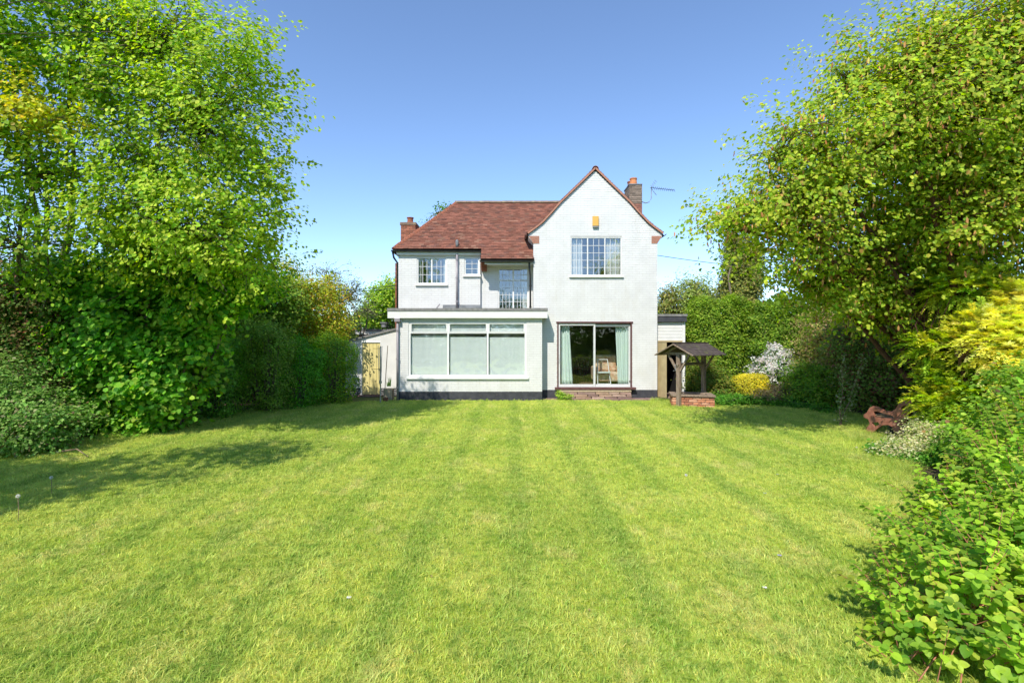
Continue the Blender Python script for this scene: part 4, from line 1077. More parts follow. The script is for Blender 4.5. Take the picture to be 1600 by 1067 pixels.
# ------------------------------------------------------------------ alarm box, aerial, cables
al = MB().box(X(925.5,YG), X(935,YG), YG-.08, YG-.008, Z(354,YG), Z(338.5,YG)).build('alarm_box', M['alarm'], bevel=.012)
tag(al, 'amber burglar alarm box high on the white gable above the window', 'alarm box')
MB().box(X(926,YG), X(934.5,YG), YG-.075, YG-.01, Z(356.3,YG), Z(354.1,YG)).build('alarm_base', M['lead'], al)
AY = 20.3
ae = empty('tv_aerial', (X(1003,AY), AY, Z(318,AY)), 'thin metal television aerial on a curved bracket beside the right chimney', 'aerial')
MB().tube([(X(1003,AY),AY,Z(315.5,AY)),(X(1009,AY),AY,Z(317.5,AY)),(X(1014,AY),AY,Z(316,AY)),(X(1017.5,AY),AY,Z(311,AY)),(X(1018,AY),AY,Z(292,AY))], .018, 6).build('mast', M['metal'], ae)
a = Vector((X(1016,AY),AY,Z(293.5,AY))); b_ = Vector((X(1054,AY-.5),AY-.5,Z(297.5,AY-.5)))
MB().tube([a, b_], .011, 6).build('boom', M['black_pipe'], ae)
dd_ = (b_-a); side = dd_.cross(Vector((0,0,1))).normalized()
for i in range(11):
    p = a+dd_*(.16+.083*i); L_ = .14-.004*i
    up_ = (side*.92+Vector((0,0,.38))).normalized(); MB().tube([p-up_*L_, p+up_*L_], .007, 5).build('rod', M['metal'], ae)
for sg in (-1, 1):
    for i in range(4):
        p = a+Vector((.06+.05*i,0,sg*(.05+.07*i))); MB().tube([p-side*.16, p+side*.16], .006, 5).build('reflector_rod', M['metal'], ae)
    MB().tube([a+Vector((.03,0,0)), a+Vector((.24,0,sg*.28))], .008, 5).build('reflector_arm', M['metal'], ae)
def cable(p, q, sag, label):
    p, q = Vector(p), Vector(q)
    pts = [p.lerp(q, t/14)-Vector((0,0,sag*4*(t/14)*(1-t/14))) for t in range(15)]
    tag(MB().tube(pts, .011, 5).build('overhead_cable', M['black_pipe']), label, 'cable')
cable((gx1,17.6,Z(397.5,17.6)), (X(1230,24),24,Z(421,24)), .08, 'thin black cable running from the gable corner into the right-hand tree')
for i, zz in enumerate((449,453)):
    cable((X(625,19),18.9,Z(zz-3,19)), (X(420,30),30,Z(zz+4,30)), .15, ['upper', 'lower'][i]+' of two faint wires crossing the sky left of the house')

# ------------------------------------------------------------------ inside the patio room
ac = Vector((X(949,17.6), 17.62, rz0))
chair = empty('armchair', ac, 'floral armchair standing inside the right half of the patio door', 'armchair')
M['floral'] = noise_mat('floral_cloth', (0.75,0.62,0.44), (0.62,0.34,0.20), 9, .9, c3=(.28,.32,.18), s3=13, t3=.58)
for nm, bx in (('seat', (-.36,.36,-.35,.40,.12,.44)), ('backrest', (-.38,.38,.30,.52,.44,1.0)), ('armrest', (-.50,-.365,-.35,.45,.12,.62)), ('armrest', (.365,.50,-.35,.45,.12,.62))):
    MB().box(ac.x+bx[0], ac.x+bx[1], ac.y+bx[2], ac.y+bx[3], rz0+bx[4], rz0+bx[5]).build(nm, M['floral'], chair, bevel=.06)
for i in (-1, 1):
    for j_ in (-.3, .4): MB().box(ac.x+i*.42-.02, ac.x+i*.42+.02, ac.y+j_, ac.y+j_+.04, rz0, rz0+.12).build('leg', M['old_wood'], chair)
fc = Vector((X(943,17.2), 17.22, rz0))
fch = empty('folding_chair', fc, 'white tubular folding chair frame in front of the floral armchair', 'chair')
for x_ in (-.22, .22):
    MB().tube([fc+Vector((x_,-.18,0)), fc+Vector((x_*.75,.16,.86))], .014, 8).build('frame_rail', M['upvc'], fch)
    MB().tube([fc+Vector((x_*.9,.22,0)), fc+Vector((x_*.9,-.12,.45))], .014, 8).build('leg', M['upvc'], fch)
MB().tube([fc+Vector((-.165,.16,.86)), fc+Vector((.165,.16,.86))], .014, 8).build('top_rail', M['upvc'], fch)
MB().tube([fc+Vector((-.22,-.17,.06)), fc+Vector((.22,-.17,.06))], .014, 8).build('stretcher', M['upvc'], fch)
MB().box(fc.x-.2, fc.x+.2, fc.y-.16, fc.y+.12, rz0+.42, rz0+.45).build('seat', M['mint'], fch)
tb = Vector((X(910,18.6), 18.6, rz0))
ra = empty('fireplace_surround', tb, 'dark slatted fireplace guard standing at the back of the patio room', 'fireguard')
MB().box(tb.x-.45, tb.x+.45, tb.y, tb.y+.04, rz0+.86, rz0+.92).build('top_rail', M['brown_wood'], ra)
MB().box(tb.x-.45, tb.x+.45, tb.y, tb.y+.04, rz0+.48, rz0+.52).build('mid_rail', M['brown_wood'], ra)
for i in range(10): MB().box(tb.x-.44+i*.094, tb.x-.41+i*.094, tb.y+.005, tb.y+.035, rz0, rz0+.86).build('bar', M['brown_wood'], ra)
# ------------------------------------------------------------------ leaves and crowns
RHOMB = (np.array([(0,0,0),(.42,.5,.10),(0,1,0),(-.42,.5,.10)]), np.array([(0,1,2,3)]))
OVATE = (np.array([(0,0,0),(.40,.25,.10),(.36,.62,.08),(0,1,-.05),(-.36,.62,.08),(-.40,.25,.10)]), np.array([(0,1,2,3),(0,3,4,5)]))
ROUND = (np.array([(0,0,0),(.50,.28,.12),(.42,.75,.05),(0,1,-.08),(-.42,.75,.05),(-.50,.28,.12)]), np.array([(0,1,2,3),(0,3,4,5)]))
NARROW = (np.array([(0,0,0),(.16,.4,.03),(0,1,-.12),(-.16,.4,.03)]), np.array([(0,1,2,3)]))
def unit(a): return a/(np.linalg.norm(a, axis=1, keepdims=True)+1e-9)
def leaf_geo(P, nrm, dr, size, tpl):
    """leaves at P with blade normals nrm, pointing along dr"""
    n_ = unit(nrm); d = dr - n_*np.sum(dr*n_, 1, keepdims=True); d = unit(d); s_ = np.cross(d, n_)
    V0, F0 = tpl; k = len(V0)
    V = P[:, None] + size[:, None, None]*(V0[None, :, 0:1]*s_[:, None] + V0[None, :, 1:2]*d[:, None] + V0[None, :, 2:3]*n_[:, None])
    Fc = F0[None] + (k*np.arange(len(P)))[:, None, None]
    return V.reshape(-1, 3), Fc.reshape(-1, F0.shape[1])
def palette(cols, w, n_, r, jit=.16):
    c = np.array(cols)[r.choice(len(cols), n_, p=np.array(w)/sum(w))]
    return np.clip(c*(1+r.normal(0, jit, (n_, 1)))*(1+r.normal(0, .05, (n_, 3))), .004, .95)
def blob(px, py, Y, rx, ry=None, rd=None):
    """ellipsoid written from a place in the photograph: centre pixel, distance, radii in pixels, depth radius in metres"""
    ry = rx if ry is None else ry; a = rx*Y/F; b_ = ry*Y/F
    return (X(px, Y), Y, Z(py, Y), a, rd if rd else (a+b_)/2, b_)
def foliage(name, parent, blobs, ncl, per, size, cols, w, seed=1, cr=.30, tpl=OVATE, mat='leaf', flat_=.55, shell=.45, up=.9, droop=.35, clusters=None, zmin=.03, jit=.16, kind=None, out=.6, lump=.18, spray=0, rise=.5):
    r = np.random.default_rng(seed); B = np.array(blobs, float)
    vol = (B[:,3]*B[:,4]*B[:,5])**.8; bi = r.choice(len(B), ncl, p=vol/vol.sum())
    d = unit(r.normal(0, 1, (ncl, 3))); rad = shell + (1-shell)*r.uniform(0, 1, (ncl, 1))**.6
    ph = np.sin(d[:, :1]*5+bi[:, None]*2.3)*np.sin(d[:, 1:2]*6+bi[:, None])*np.sin(d[:, 2:3]*5+1.3*bi[:, None]); rad = rad*(1+lump*2.2*ph) 
    C = B[bi, :3] + d*rad*B[bi, 3:6]
    ctint = 1+r.normal(0, .13, ncl)
    m_ = r.poisson(per, ncl).clip(3); ci = np.repeat(np.arange(ncl), m_); N_ = len(ci)
    crs = cr*r.uniform(.6, 1.4, ncl)
    off = r.normal(0, .5, (N_, 3)); off[:, 2] *= flat_
    if spray:
        ax = unit(d*.7 + r.normal(0, .45, (ncl, 3)) + np.array([0,0,rise])); t_ = r.uniform(-.6, 1.3, N_)
        P = C[ci] + ax[ci]*(t_*crs[ci]*spray)[:, None] + off*(crs[ci]*(.62-.25*t_))[:, None]
    else: P = C[ci] + off*crs[ci][:, None]*1.25
    outd = d[ci]
    ok = P[:, 2] > zmin; P, ci, outd = P[ok], ci[ok], outd[ok]; N_ = len(P)
    nrm = np.array([-.12,-.38,.85])*up + outd*out + r.normal(0, .38, (N_, 3))
    dr = outd*.5 + r.normal(0, .6, (N_, 3)) + np.array([0,0,-droop])
    sz = size*r.uniform(.6, 1.25, N_)
    V, Fc = leaf_geo(P, nrm, dr, sz, tpl)
    col = palette(cols, w, N_, r, jit)*ctint[ci][:, None]
    o = np_mesh(name, V, Fc, np.repeat(col, len(tpl[1]), axis=0), M[mat], parent, kind)
    return o, C
def limbs(name, parent, base, C, hubs, mat='bark', r0=.12, seed=3, frac=.5, twig_r=.006, stems=None, thin=1.0):
    """trunk(s) from base to each hub, then branches from hubs to leaf clusters"""
    r = random.Random(seed); mb = MB(); bases = stems or [base]
    hubs = [Vector(h) for h in hubs]
    def curve(a, b_, n_, wob, ra, rb, sides):
        a, b_ = Vector(a), Vector(b_); L_ = (b_-a).length; pts = []
        o1 = Vector((r.gauss(0,1), r.gauss(0,1), r.gauss(0,.5)))*wob*L_
        for i in range(n_+1):
            t = i/n_; q = a.lerp(b_, t) + o1*math.sin(math.pi*t) + Vector((r.gauss(0,1), r.gauss(0,1), r.gauss(0,1)))*wob*.12*L_*(1 if 0 < i < n_ else 0)
            q.z += .10*L_*math.sin(math.pi*t); pts.append(q)
        mb.tube(pts, [ra+(rb-ra)*i/n_ for i in range(n_+1)], sides, cap=False)
    for i, h in enumerate(hubs):
        bb = Vector(min(bases, key=lambda q: (Vector(q)-h).xy.length)); rr = r0*r.uniform(.6, 1.0)
        curve(bb, h, 8, .06, rr, rr*.35, 8)
    H = np.array([tuple(h) for h in hubs])
    for c_ in C[::max(1, int(1/frac))]:
        j_ = int(np.argmin(np.linalg.norm(H-c_, axis=1)))
        curve(hubs[j_], c_, 4, .12, r0*.22*thin, twig_r, 4)
    return mb.build(name, M[mat], parent, smooth=True)
def plant(name, label, cat, base, blobs, ncl, per, size, cols, w, group=None, hubs=None, stem=None, r0=.05, part='foliage', stemname='stems', bark='bark', stems=None, frac=.5, thin=1.0, **kw):
    t = empty(name, base, label, cat, group)
    f, C = foliage(part, t, blobs, ncl, per, size, cols, w, **kw)
    hubs = hubs if hubs is not None else [(b_[0], b_[1], b_[2]-b_[5]*.2) for b_ in blobs]
    limbs(stemname, t, base, C, hubs, bark, r0, stems=stems, frac=frac, thin=thin, seed=kw.get('seed', 3))
    return t, C
LIME = [(0.42,0.56,0.04),(0.32,0.50,0.035),(0.55,0.64,0.08),(0.18,0.36,0.03)]
MID = [(0.10,0.23,0.03),(0.15,0.30,0.035),(0.065,0.16,0.02),(0.21,0.34,0.05)]
DARK = [(0.11,0.22,0.035),(0.15,0.28,0.045),(0.08,0.15,0.028),(0.25,0.32,0.07)]
YELLOW = [(0.48,0.42,0.03),(0.36,0.38,0.03),(0.60,0.46,0.05),(0.22,0.28,0.03)]

# ---- left side
tA = plant('lime_tree', 'tall bright green broadleaf tree rising at the left of the lawn, nearest the house', 'tree', (X(255,11.2),11.2,0),
    [blob(315,120,9.2,95,85,1.4), blob(375,215,9.2,72,100,1.2), blob(260,240,9.2,120,120,1.6), blob(350,330,9.2,92,80,1.3), blob(200,110,9.2,95,110,1.5), blob(300,380,9.2,110,80,1.5), blob(385,410,9.2,50,55,1), blob(235,35,9.2,80,50,1.2), blob(375,75,9.2,45,45,.8), blob(190,340,9.2,90,90,1.4), blob(400,120,9.2,40,50,.7), blob(425,290,9.2,28,60,.7)],
    1400, 32, .072, LIME, [4,3,3,1.2], r0=.05, hubs=[(X(300,9.6),9.6,Z(200,9.6)),(X(230,9.8),9.8,Z(260,9.8)),(X(190,9.8),9.8,Z(330,9.8)),(X(250,9.4),9.4,Z(80,9.4)),(X(290,10),10,Z(380,10))], part='crown', stemname='trunk', stems=[(X(245,11.2),11.2,0),(X(205,11),11,0),(X(225,11.6),11.6,0)], seed=21, cr=.30, thin=.7, shell=.3, lump=.36, spray=1.6)
tB = plant('lime_tree', 'tall bright green broadleaf tree at the far left edge, leaning in over the lawn', 'tree', (X(20,9.0),9.0,0),
    [blob(20,60,8.6,120,100,1.6), blob(110,110,9,80,90,1.2), blob(-60,200,8.5,140,140,1.8), blob(60,260,9,110,90,1.4), blob(30,370,9,120,80,1.4), blob(130,20,9,80,70,1.2), blob(-40,-60,8,160,100,1.8)],
    850, 28, .076, [(0.38,0.55,0.04),(0.27,0.46,0.035),(0.50,0.62,0.07),(0.15,0.32,0.03)], [4,3,2,2], r0=.07, part='crown', stemname='trunk', stems=[(X(60,11.4),11.4,0),(X(100,11.8),11.8,0),(X(-40,10.8),10.8,0)], seed=22, cr=.30, thin=.7, shell=.3, lump=.3, spray=1.6)
plant('young_maple', 'small yellow leaved tree whose spray shows among the far left crowns', 'tree', (X(-30,8.2),8.2,0),
    [blob(10,165,8.0,45,28,.6), blob(75,185,8.0,40,22,.5), blob(-40,170,8,50,40,.6), blob(40,140,8,20,20,.4)], 110, 26, .07, [(0.66,0.62,0.07),(0.52,0.56,0.06),(0.72,0.56,0.10)], [3,3,1], r0=.018, stems=[(X(30,11.5),11.5,0)], part='crown', stemname='trunk', seed=23, cr=.22, spray=1.5, rise=.1)
plant('lime_thicket', 'dense thicket of large bright green leaves below the tall left tree', 'shrub', (X(205,10.9),10.9,0),
    [blob(205,520,10.9,95,110,1.2), blob(255,600,10.7,50,65,.9), blob(160,460,11,75,60,1.1), blob(250,440,11,80,60,1.1), blob(190,620,10.9,60,50,.9), blob(120,540,11.3,50,60,1), blob(320,460,10.6,60,50,.7), blob(300,530,10.7,40,55,.6), blob(380,440,10.6,50,40,.6), blob(270,400,10.4,70,50,.6), blob(70,470,10.9,50,70,.7), blob(235,655,10.7,55,20,.6)],
    1500, 50, .10, [(0.20,0.46,0.035),(0.24,0.50,0.04),(0.38,0.56,0.06),(0.08,0.25,0.025)], [4,3,3,2], r0=.04, tpl=ROUND, stems=[(X(p,10.9),10.9,0) for p in (120,160,200,240,280)], seed=24, cr=.28, shell=.35, jit=.24)
plant('bramble_bush', 'low greyish green scrubby bush at the far left lawn edge with dry twigs', 'shrub', (X(30,8.9),8.9,0),
    [blob(10,640,8.9,85,50,.9), blob(75,665,8.7,50,38,.7), blob(-30,600,9,70,50,1), blob(30,690,8.5,60,20,.5)], 420, 50, .06, [(0.22,0.40,0.08),(0.32,0.50,0.12),(0.15,0.28,0.05),(0.26,0.18,0.10),(0.38,0.38,0.19)], [4,3,3,.4,.7], r0=.02, bark='twig', seed=25, cr=.22, tpl=RHOMB, shell=.3)
plant('shady_shrub', 'dark reddish green shrub in the shade under the far left trees', 'shrub', (X(20,12.2),10.7,0),
    [blob(10,480,10.7,120,100,1.3), blob(60,560,10.6,90,70,1.1), blob(-120,480,12,130,120,1.5), blob(95,470,10.9,60,80,1.1)], 700, 50, .07, [(0.24,0.20,0.06),(0.18,0.30,0.05),(0.32,0.15,0.08),(0.12,0.22,0.04)], [3,4,2,3], r0=.06, bark='red_bark', seed=26, cr=.3, tpl=RHOMB, shell=.3)
# clipped hedge bushes going back to the house
def clipped(name, label, cx, cy, hx, hy, h, n_, size, cols, w, seed, group=None, cat='hedge', bump=.08, tpl=RHOMB, mat='leaf', rz=0, sup=.5, z0=.02, cat_part='foliage', fill=.25, loose=0.05):
    """a clipped shape: leaves over a rounded, lumpy box"""
    r = np.random.default_rng(seed); t = empty(name, (cx, cy, 0), label, cat, group)
    d = unit(r.normal(0, 1, (n_, 3))); p = 4.0
    d[:, 2] = np.abs(d[:, 2])*r.choice([1, 1, -1], n_)
    s_ = 1/((np.abs(d)**p).sum(1)**(1/p)); Q = d*s_[:, None]
    lump = 1 + bump*(np.sin(Q[:,0]*hx*5+seed)*np.sin(Q[:,2]*h*4+1)*1 + np.sin(Q[:,1]*hy*6+2)*np.sin(Q[:,0]*hx*9+seed)*.7) + r.normal(0, loose, n_)
    inner = 1 - fill*r.uniform(0, 1, n_)**2
    Q2 = Q*(lump*inner)[:, None]
    P = np.stack([Q2[:,0]*hx, Q2[:,1]*hy, h*.5+Q2[:,2]*h*.5], 1); ca, sa = math.cos(rz), math.sin(rz)
    P = np.stack([P[:,0]*ca-P[:,1]*sa+cx, P[:,0]*sa+P[:,1]*ca+cy, P[:,2]], 1); ok = P[:,2] > z0; P = P[ok]
    o3 = np.stack([d[:,0]*ca-d[:,1]*sa, d[:,0]*sa+d[:,1]*ca, d[:,2]], 1)[ok]; N_ = len(P)
    nrm = o3*.8 + np.array([0,0,sup]) + r.normal(0, .45, (N_, 3)); dr = r.normal(0, .7, (N_, 3)) + np.array([0,0,-.1]) + o3*.3
    V, Fc = leaf_geo(P, nrm, dr, size*r.uniform(.6,1.3,N_), tpl)
    col = palette(cols, w, N_, r)*(1+.16*np.sin(P[:,0]*7+seed)*np.sin(P[:,2]*8))[:, None]
    np_mesh(cat_part, V, Fc, np.repeat(col, len(tpl[1]), axis=0), M[mat], t)
    mb = MB(); rr = random.Random(seed)
    for i in range(14):
        a = rr.uniform(0, 6.28); q = rr.uniform(.1,.8); u, v_ = math.cos(a)*hx*q, math.sin(a)*hy*q
        mb.tube([(cx+u*.3, cy+v_*.3, 0), (cx+u*.7*ca-v_*.7*sa, cy+u*.7*sa+v_*.7*ca, h*.45), (cx+u*ca-v_*sa, cy+u*sa+v_*ca, h*.85)], [.022,.015,.006], 5)
    mb.build('stems', M['bark'], t, smooth=True)
    return t
G1 = 'dark clipped bushes along the left lawn edge'
clipped('box_bush', 'dark clipped box bush standing right beside the bright green thicket', X(332,12.6), 12.6, .62, .60, Z(530,12.6), 15000, .05, [(0.158,0.363,0.036),(0.211,0.454,0.044),(0.105,0.246,0.028),(0.316,0.492,0.072)], [4,3,3,1], 31, G1)
clipped('privet_bush', 'olive green rough clipped bush, second back from the bright thicket', X(415,13.7), 13.7, .66, .60, Z(505,13.6), 15000, .05, [(0.241,0.388,0.056),(0.315,0.500,0.070),(0.165,0.273,0.042),(0.443,0.524,0.099)], [4,3,3,1], 32, G1, bump=.2, loose=.09)
clipped('privet_bush', 'deep green rounded bush third back along the left hedge row', X(468,14.6), 14.6, .62, .62, Z(538,14.6), 12000, .05, [(0.147,0.409,0.042),(0.222,0.569,0.049),(0.101,0.273,0.031)], [4,3,3], 33, G1, bump=.17, loose=.07)
clipped('privet_bush', 'shaded bush at the house end of the left hedge row', X(520,15.6), 15.6, .68, .6, Z(528,15.6), 12000, .05, [(0.186,0.388,0.042),(0.278,0.500,0.056),(0.111,0.228,0.028),(0.406,0.524,0.056)], [4,3,3,2], 34, G1, bump=.17, loose=.08)
plant('hazel_bush', 'tall loose yellow green and orange tinged shrub beside the lean-to store', 'shrub', (X(500,16.6),18.0,0),
    [blob(480,470,16.4,40,45,.6), blob(510,515,16.6,30,40,.5), blob(500,500,18.0,48,62,.9), blob(530,520,18,20,40,.5), blob(462,470,18.0,42,48,.8), blob(515,455,18,28,30,.5), blob(480,560,17.6,50,40,.8), blob(450,430,18,26,28,.5)],
    820, 42, .065, [(0.56,0.56,0.04),(0.38,0.48,0.04),(0.60,0.38,0.07),(0.22,0.32,0.03)], [4,3,2,2], r0=.04, seed=35, cr=.26, shell=.3, thin=.5)
plant('thorn_bush', 'wispy half bare shrub showing against the sky behind the yellow green shrub', 'shrub', (X(540,19.5),19.5,0),
    [blob(545,460,19.5,28,38,.8), blob(510,430,19.5,26,26,.7), blob(575,480,19.6,18,26,.6)], 170, 22, .06, [(0.20,0.24,0.10),(0.26,0.25,0.14),(0.14,0.17,0.07)], [3,2,2], r0=.05, seed=36, cr=.22, shell=.2, frac=1.0, thin=.6, tpl=RHOMB)
plant('understory_shrub', 'mid green shrub filling the gap under the left tree above the dark hedge', 'shrub', (X(400,15.8),15.8,0),
    [blob(400,470,15.5,62,55,1.1), blob(350,450,14.5,60,60,1.1), blob(440,480,15.8,45,45,.9), blob(330,500,14.5,45,40,.9)], 560, 40, .085, [(0.20,0.36,0.04),(0.30,0.44,0.05),(0.13,0.22,0.03),(0.38,0.46,0.08)], [4,3,3,1], r0=.05, seed=37, cr=.3, shell=.3)
plant('garden_tree', 'bright green tree behind the house just left of the brick chimney breast', 'tree', (X(600,24),24,0),
    [blob(598,475,24,26,30,1), blob(612,452,24,14,20,.7), blob(585,490,24,20,22,.8)], 260, 36, .10, LIME, [3,3,2,2], r0=.08, part='crown', stemname='trunk', seed=38, cr=.34)
plant('garden_tree', 'dark green treetop peeping above the red hip roof', 'tree', (X(688,26),26,0),
    [blob(688,329,26,13,9,.7), blob(697,326,26,10,6,.5), blob(692,380,26,35,45,1.6)], 130, 30, .10, MID, [3,3,2,2], r0=.10, part='crown', stemname='trunk', seed=39, cr=.3)
clipped('far_hedge', 'brownish green hedge with flat top behind the flat roofed outbuilding', X(575,25), 25, 2.4, .6, Z(490,25), 9000, .09, [(0.17,0.16,0.06),(0.14,0.18,0.05),(0.22,0.17,0.09)], [3,3,1], 40, bump=.05)

# ---- right side
RT = [(0.42,0.52,0.04),(0.32,0.46,0.035),(0.54,0.60,0.06),(0.20,0.34,0.03),(0.50,0.32,0.08)]
tR, CR = plant('maple_tree', 'big spreading yellow green tree with hanging orange-brown flowers filling the upper right', 'tree', (X(1425,10.6),10.6,0),
    [blob(1500,150,8.6,120,120,1.6), blob(1390,210,8.7,95,90,1.4), blob(1295,265,8.7,82,62,1.2), blob(1215,320,8.8,75,38,.9), blob(1440,320,10.4,125,95,1.1), blob(1255,365,8.8,85,45,1.0), blob(1350,400,9.9,105,70,1.0),
     blob(1130,347,8.9,36,16,.5), blob(1575,70,8.5,80,90,1.4), blob(1590,260,8.4,110,140,1.6), blob(1450,80,8.6,50,50,.9), blob(1220,235,8.8,26,42,.5), blob(1330,450,10.1,60,40,.7), blob(1500,410,10.6,110,60,.9), blob(1500,340,8.4,85,60,.7), blob(1280,215,9.1,50,48,.7), blob(1290,440,10.2,70,40,.7), blob(1385,485,10.5,60,32,.6), blob(1365,455,9.7,62,38,.5), blob(1440,470,9.6,52,35,.5), blob(1330,120,9,48,45,.6), blob(1150,350,9.6,38,18,.5), blob(1190,330,9.4,60,30,.7), blob(1260,310,9.3,60,45,.8), blob(1400,110,9.2,45,50,.7), blob(1680,160,8.2,130,160,1.8)],
    4900, 28, .068, RT, [4,3,3,2,.35], r0=.075, bark='red_bark', part='crown', stemname='trunk', seed=41, cr=.28, shell=.3, lump=.40, spray=2.1, rise=.25, stems=[(X(1500,10.4),10.4,0),(X(1465,10.9),10.9,0),(X(1530,10.2),10.2,0)], thin=.7, droop=.6)
# hanging flower tassels
r_ = np.random.default_rng(5); n_ = 11000
P = CR[r_.choice(len(CR), n_)] + r_.normal(0, .2, (n_, 3)); P[:, 2] -= .06
d = r_.normal(0, .18, (n_, 3)); d[:, 2] = -1
V, Fc = leaf_geo(P, r_.normal(0,1,(n_,3))*[1,1,.1], d, r_.uniform(.05,.12,n_), (np.array([(0,0,0),(.16,.35,.05),(.12,.8,0),(0,1,0),(-.12,.8,0),(-.16,.35,.05)]), np.array([(0,1,2,3),(0,3,4,5)])))
np_mesh('flower_tassels', V, Fc, np.repeat(palette([(0.66,0.34,0.13),(0.56,0.24,0.10),(0.62,0.46,0.16)], [3,2,2], n_, r_), 2, axis=0), M['petal'], tR)
# dark understory under the maple
plant('shady_shrub', 'very dark reddish shrub in deep shade under the maple behind the bench', 'shrub', (X(1400,13),13,0),
    [blob(1400,560,13,60,80,1.2), blob(1360,600,13,50,50,1.0), blob(1440,620,13,60,60,1.0), blob(1340,520,13.3,55,60,1.1), blob(1480,520,13,90,120,1.4), blob(1600,520,13,120,140,1.6)], 800, 45, .07, [(0.16,0.25,0.04),(0.26,0.11,0.06),(0.24,0.34,0.06)], [4,2,3], r0=.05, bark='red_bark', seed=42, cr=.3, tpl=RHOMB, shell=.2)
# ivy hedge
def hedge_wall(name, label, xa, xb, yc, h, n_, seed, cols, w, size=.07, dep=.7):
    clipped(name, label, (xa+xb)/2, yc, (xb-xa)/2, dep, h, n_, size, cols, w, seed, bump=.07, tpl=RHOMB, loose=.03, fill=.18)
HG = [(0.32,0.45,0.045),(0.22,0.36,0.035),(0.42,0.52,0.065),(0.13,0.23,0.025)]
hedge_wall('ivy_hedge', 'tall bright green ivy covered hedge just behind the wishing well', X(1074,18.0), X(1180,18.0), 18.2, Z(466,17.8), 30000, 43, HG, [4,4,2,2])
hedge_wall('ivy_hedge', 'tall green hedge behind the white flowering shrub', X(1172,17.4), X(1270,17.4), 17.8, Z(470,17.4), 26000, 44, [(0.28,0.42,0.04),(0.19,0.33,0.035),(0.38,0.48,0.06),(0.12,0.21,0.025)], [4,4,2,2])
plant('photinia_bush', 'brown and olive leaved tall shrub right of the tall green hedge', 'shrub', (X(1300,15.3),15.3,0),
    [blob(1295,520,15.3,42,45,.9), blob(1290,580,15.2,40,50,.8), blob(1335,550,15.5,35,55,.9), blob(1270,560,15.4,20,50,.6)], 620, 42, .06, [(0.46,0.36,0.13),(0.38,0.46,0.09),(0.56,0.38,0.20),(0.24,0.30,0.06)], [3,4,2,2], r0=.05, seed=45, cr=.25, tpl=RHOMB, shell=.35)
plant('garden_shrub', 'fresh green rounded shrub at the foot of the brown leaved shrub', 'shrub', (X(1275,14.7),14.7,0),
    [blob(1275,600,14.7,38,34,.6), blob(1300,625,14.4,32,20,.5), blob(1245,590,14.9,16,26,.4)], 330, 40, .055, [(0.24,0.44,0.04),(0.36,0.50,0.05),(0.15,0.30,0.03),(0.46,0.50,0.07)], [4,3,3,1], r0=.03, seed=46, cr=.2, shell=.4)
clipped('golden_privet', 'clipped golden yellow bush with flat top between the well and the white flowers', X(1171,15.6), 15.6, .50, .42, Z(584.5,15.6), 11000, .035, [(0.80,0.70,0.06),(0.68,0.64,0.06),(0.86,0.78,0.12),(0.40,0.44,0.05)], [4,3,2,1], 47, cat='bush', bump=.05, loose=.035, z0=.22, sup=.8)
t, C = plant('rhododendron', 'rhododendron covered with white flowers in front of the tall hedge', 'shrub', (X(1208,16.2),16.2,0),
    [blob(1215,585,16.2,24,36,.5), blob(1195,585,16.0,20,22,.4), blob(1212,560,16.3,13,14,.3)], 200, 36, .07, MID, [3,3,3,1], r0=.03, seed=48, cr=.16, shell=.4)
r_ = np.random.default_rng(6); Cf = C[(C[:,2] > .55)]; n_ = 5600; ck = r_.choice(len(Cf), n_); cc_ = np.array([X(1208,16.2),16.2,.9])
Pp = Cf[ck] + unit(Cf[ck]-cc_)*.10 + np.array([-.05,-.12,.06]) + r_.normal(0,.055,(n_,3))
V, Fc = leaf_geo(Pp, r_.normal(0,1,(n_,3)), r_.normal(0,1,(n_,3)), r_.uniform(.04,.07,n_), RHOMB)
np_mesh('blossom', V, Fc, palette([(0.80,0.78,0.74),(0.72,0.66,0.66)], [3,1], n_, r_, .05), M['petal'], t)
plant('heather_clump', 'low pinkish brown and grey green ground plant below the white flowers', 'plant', (X(1225,15.1),15.1,0),
    [blob(1225,612,15.1,36,14,.4), blob(1200,620,15.0,24,9,.3), blob(1250,608,15.2,22,14,.3)], 200, 45, .035, [(0.26,0.20,0.10),(0.20,0.24,0.08),(0.34,0.24,0.17)], [3,3,2], r0=.01, seed=49, cr=.13, tpl=RHOMB)
plant('garden_shrub', 'green leafy shrub at the foot of the hedge between the well and the golden bush', 'shrub', (X(1125,15.9),15.9,0),
    [blob(1122,608,15.9,26,22,.5), blob(1105,590,16.6,22,26,.5), blob(1142,612,15.7,12,12,.3)], 240, 40, .055, [(0.19,0.27,0.03),(0.13,0.23,0.03),(0.30,0.27,0.05)], [3,3,2], r0=.02, seed=50, cr=.18)
plant('garden_shrub', 'yellow green shrub seen through the open sides of the wishing well', 'shrub', (X(1083,17.2),17.2,0),
    [blob(1083,600,17.2,14,24,.4), blob(1090,570,17.4,16,24,.4)], 150, 40, .05, [(0.24,0.30,0.03),(0.15,0.22,0.03)], [3,3], r0=.02, seed=51, cr=.18)
plant('low_ground_cover', 'bright fresh green leaves edging the lawn right of the well', 'plant', (X(1125,15.1),15.1,0),
    [blob(1128,624,15.2,26,7,.3), blob(1160,623,15.2,22,5,.25), blob(1200,626,15.0,30,5,.3), blob(1250,628,14.6,26,7,.3), blob(1290,640,13.6,14,8,.3)], 260, 36, .05, [(0.12,0.33,0.03),(0.18,0.38,0.04),(0.08,0.24,0.02)], [3,3,2], r0=.006, seed=52, cr=.13)
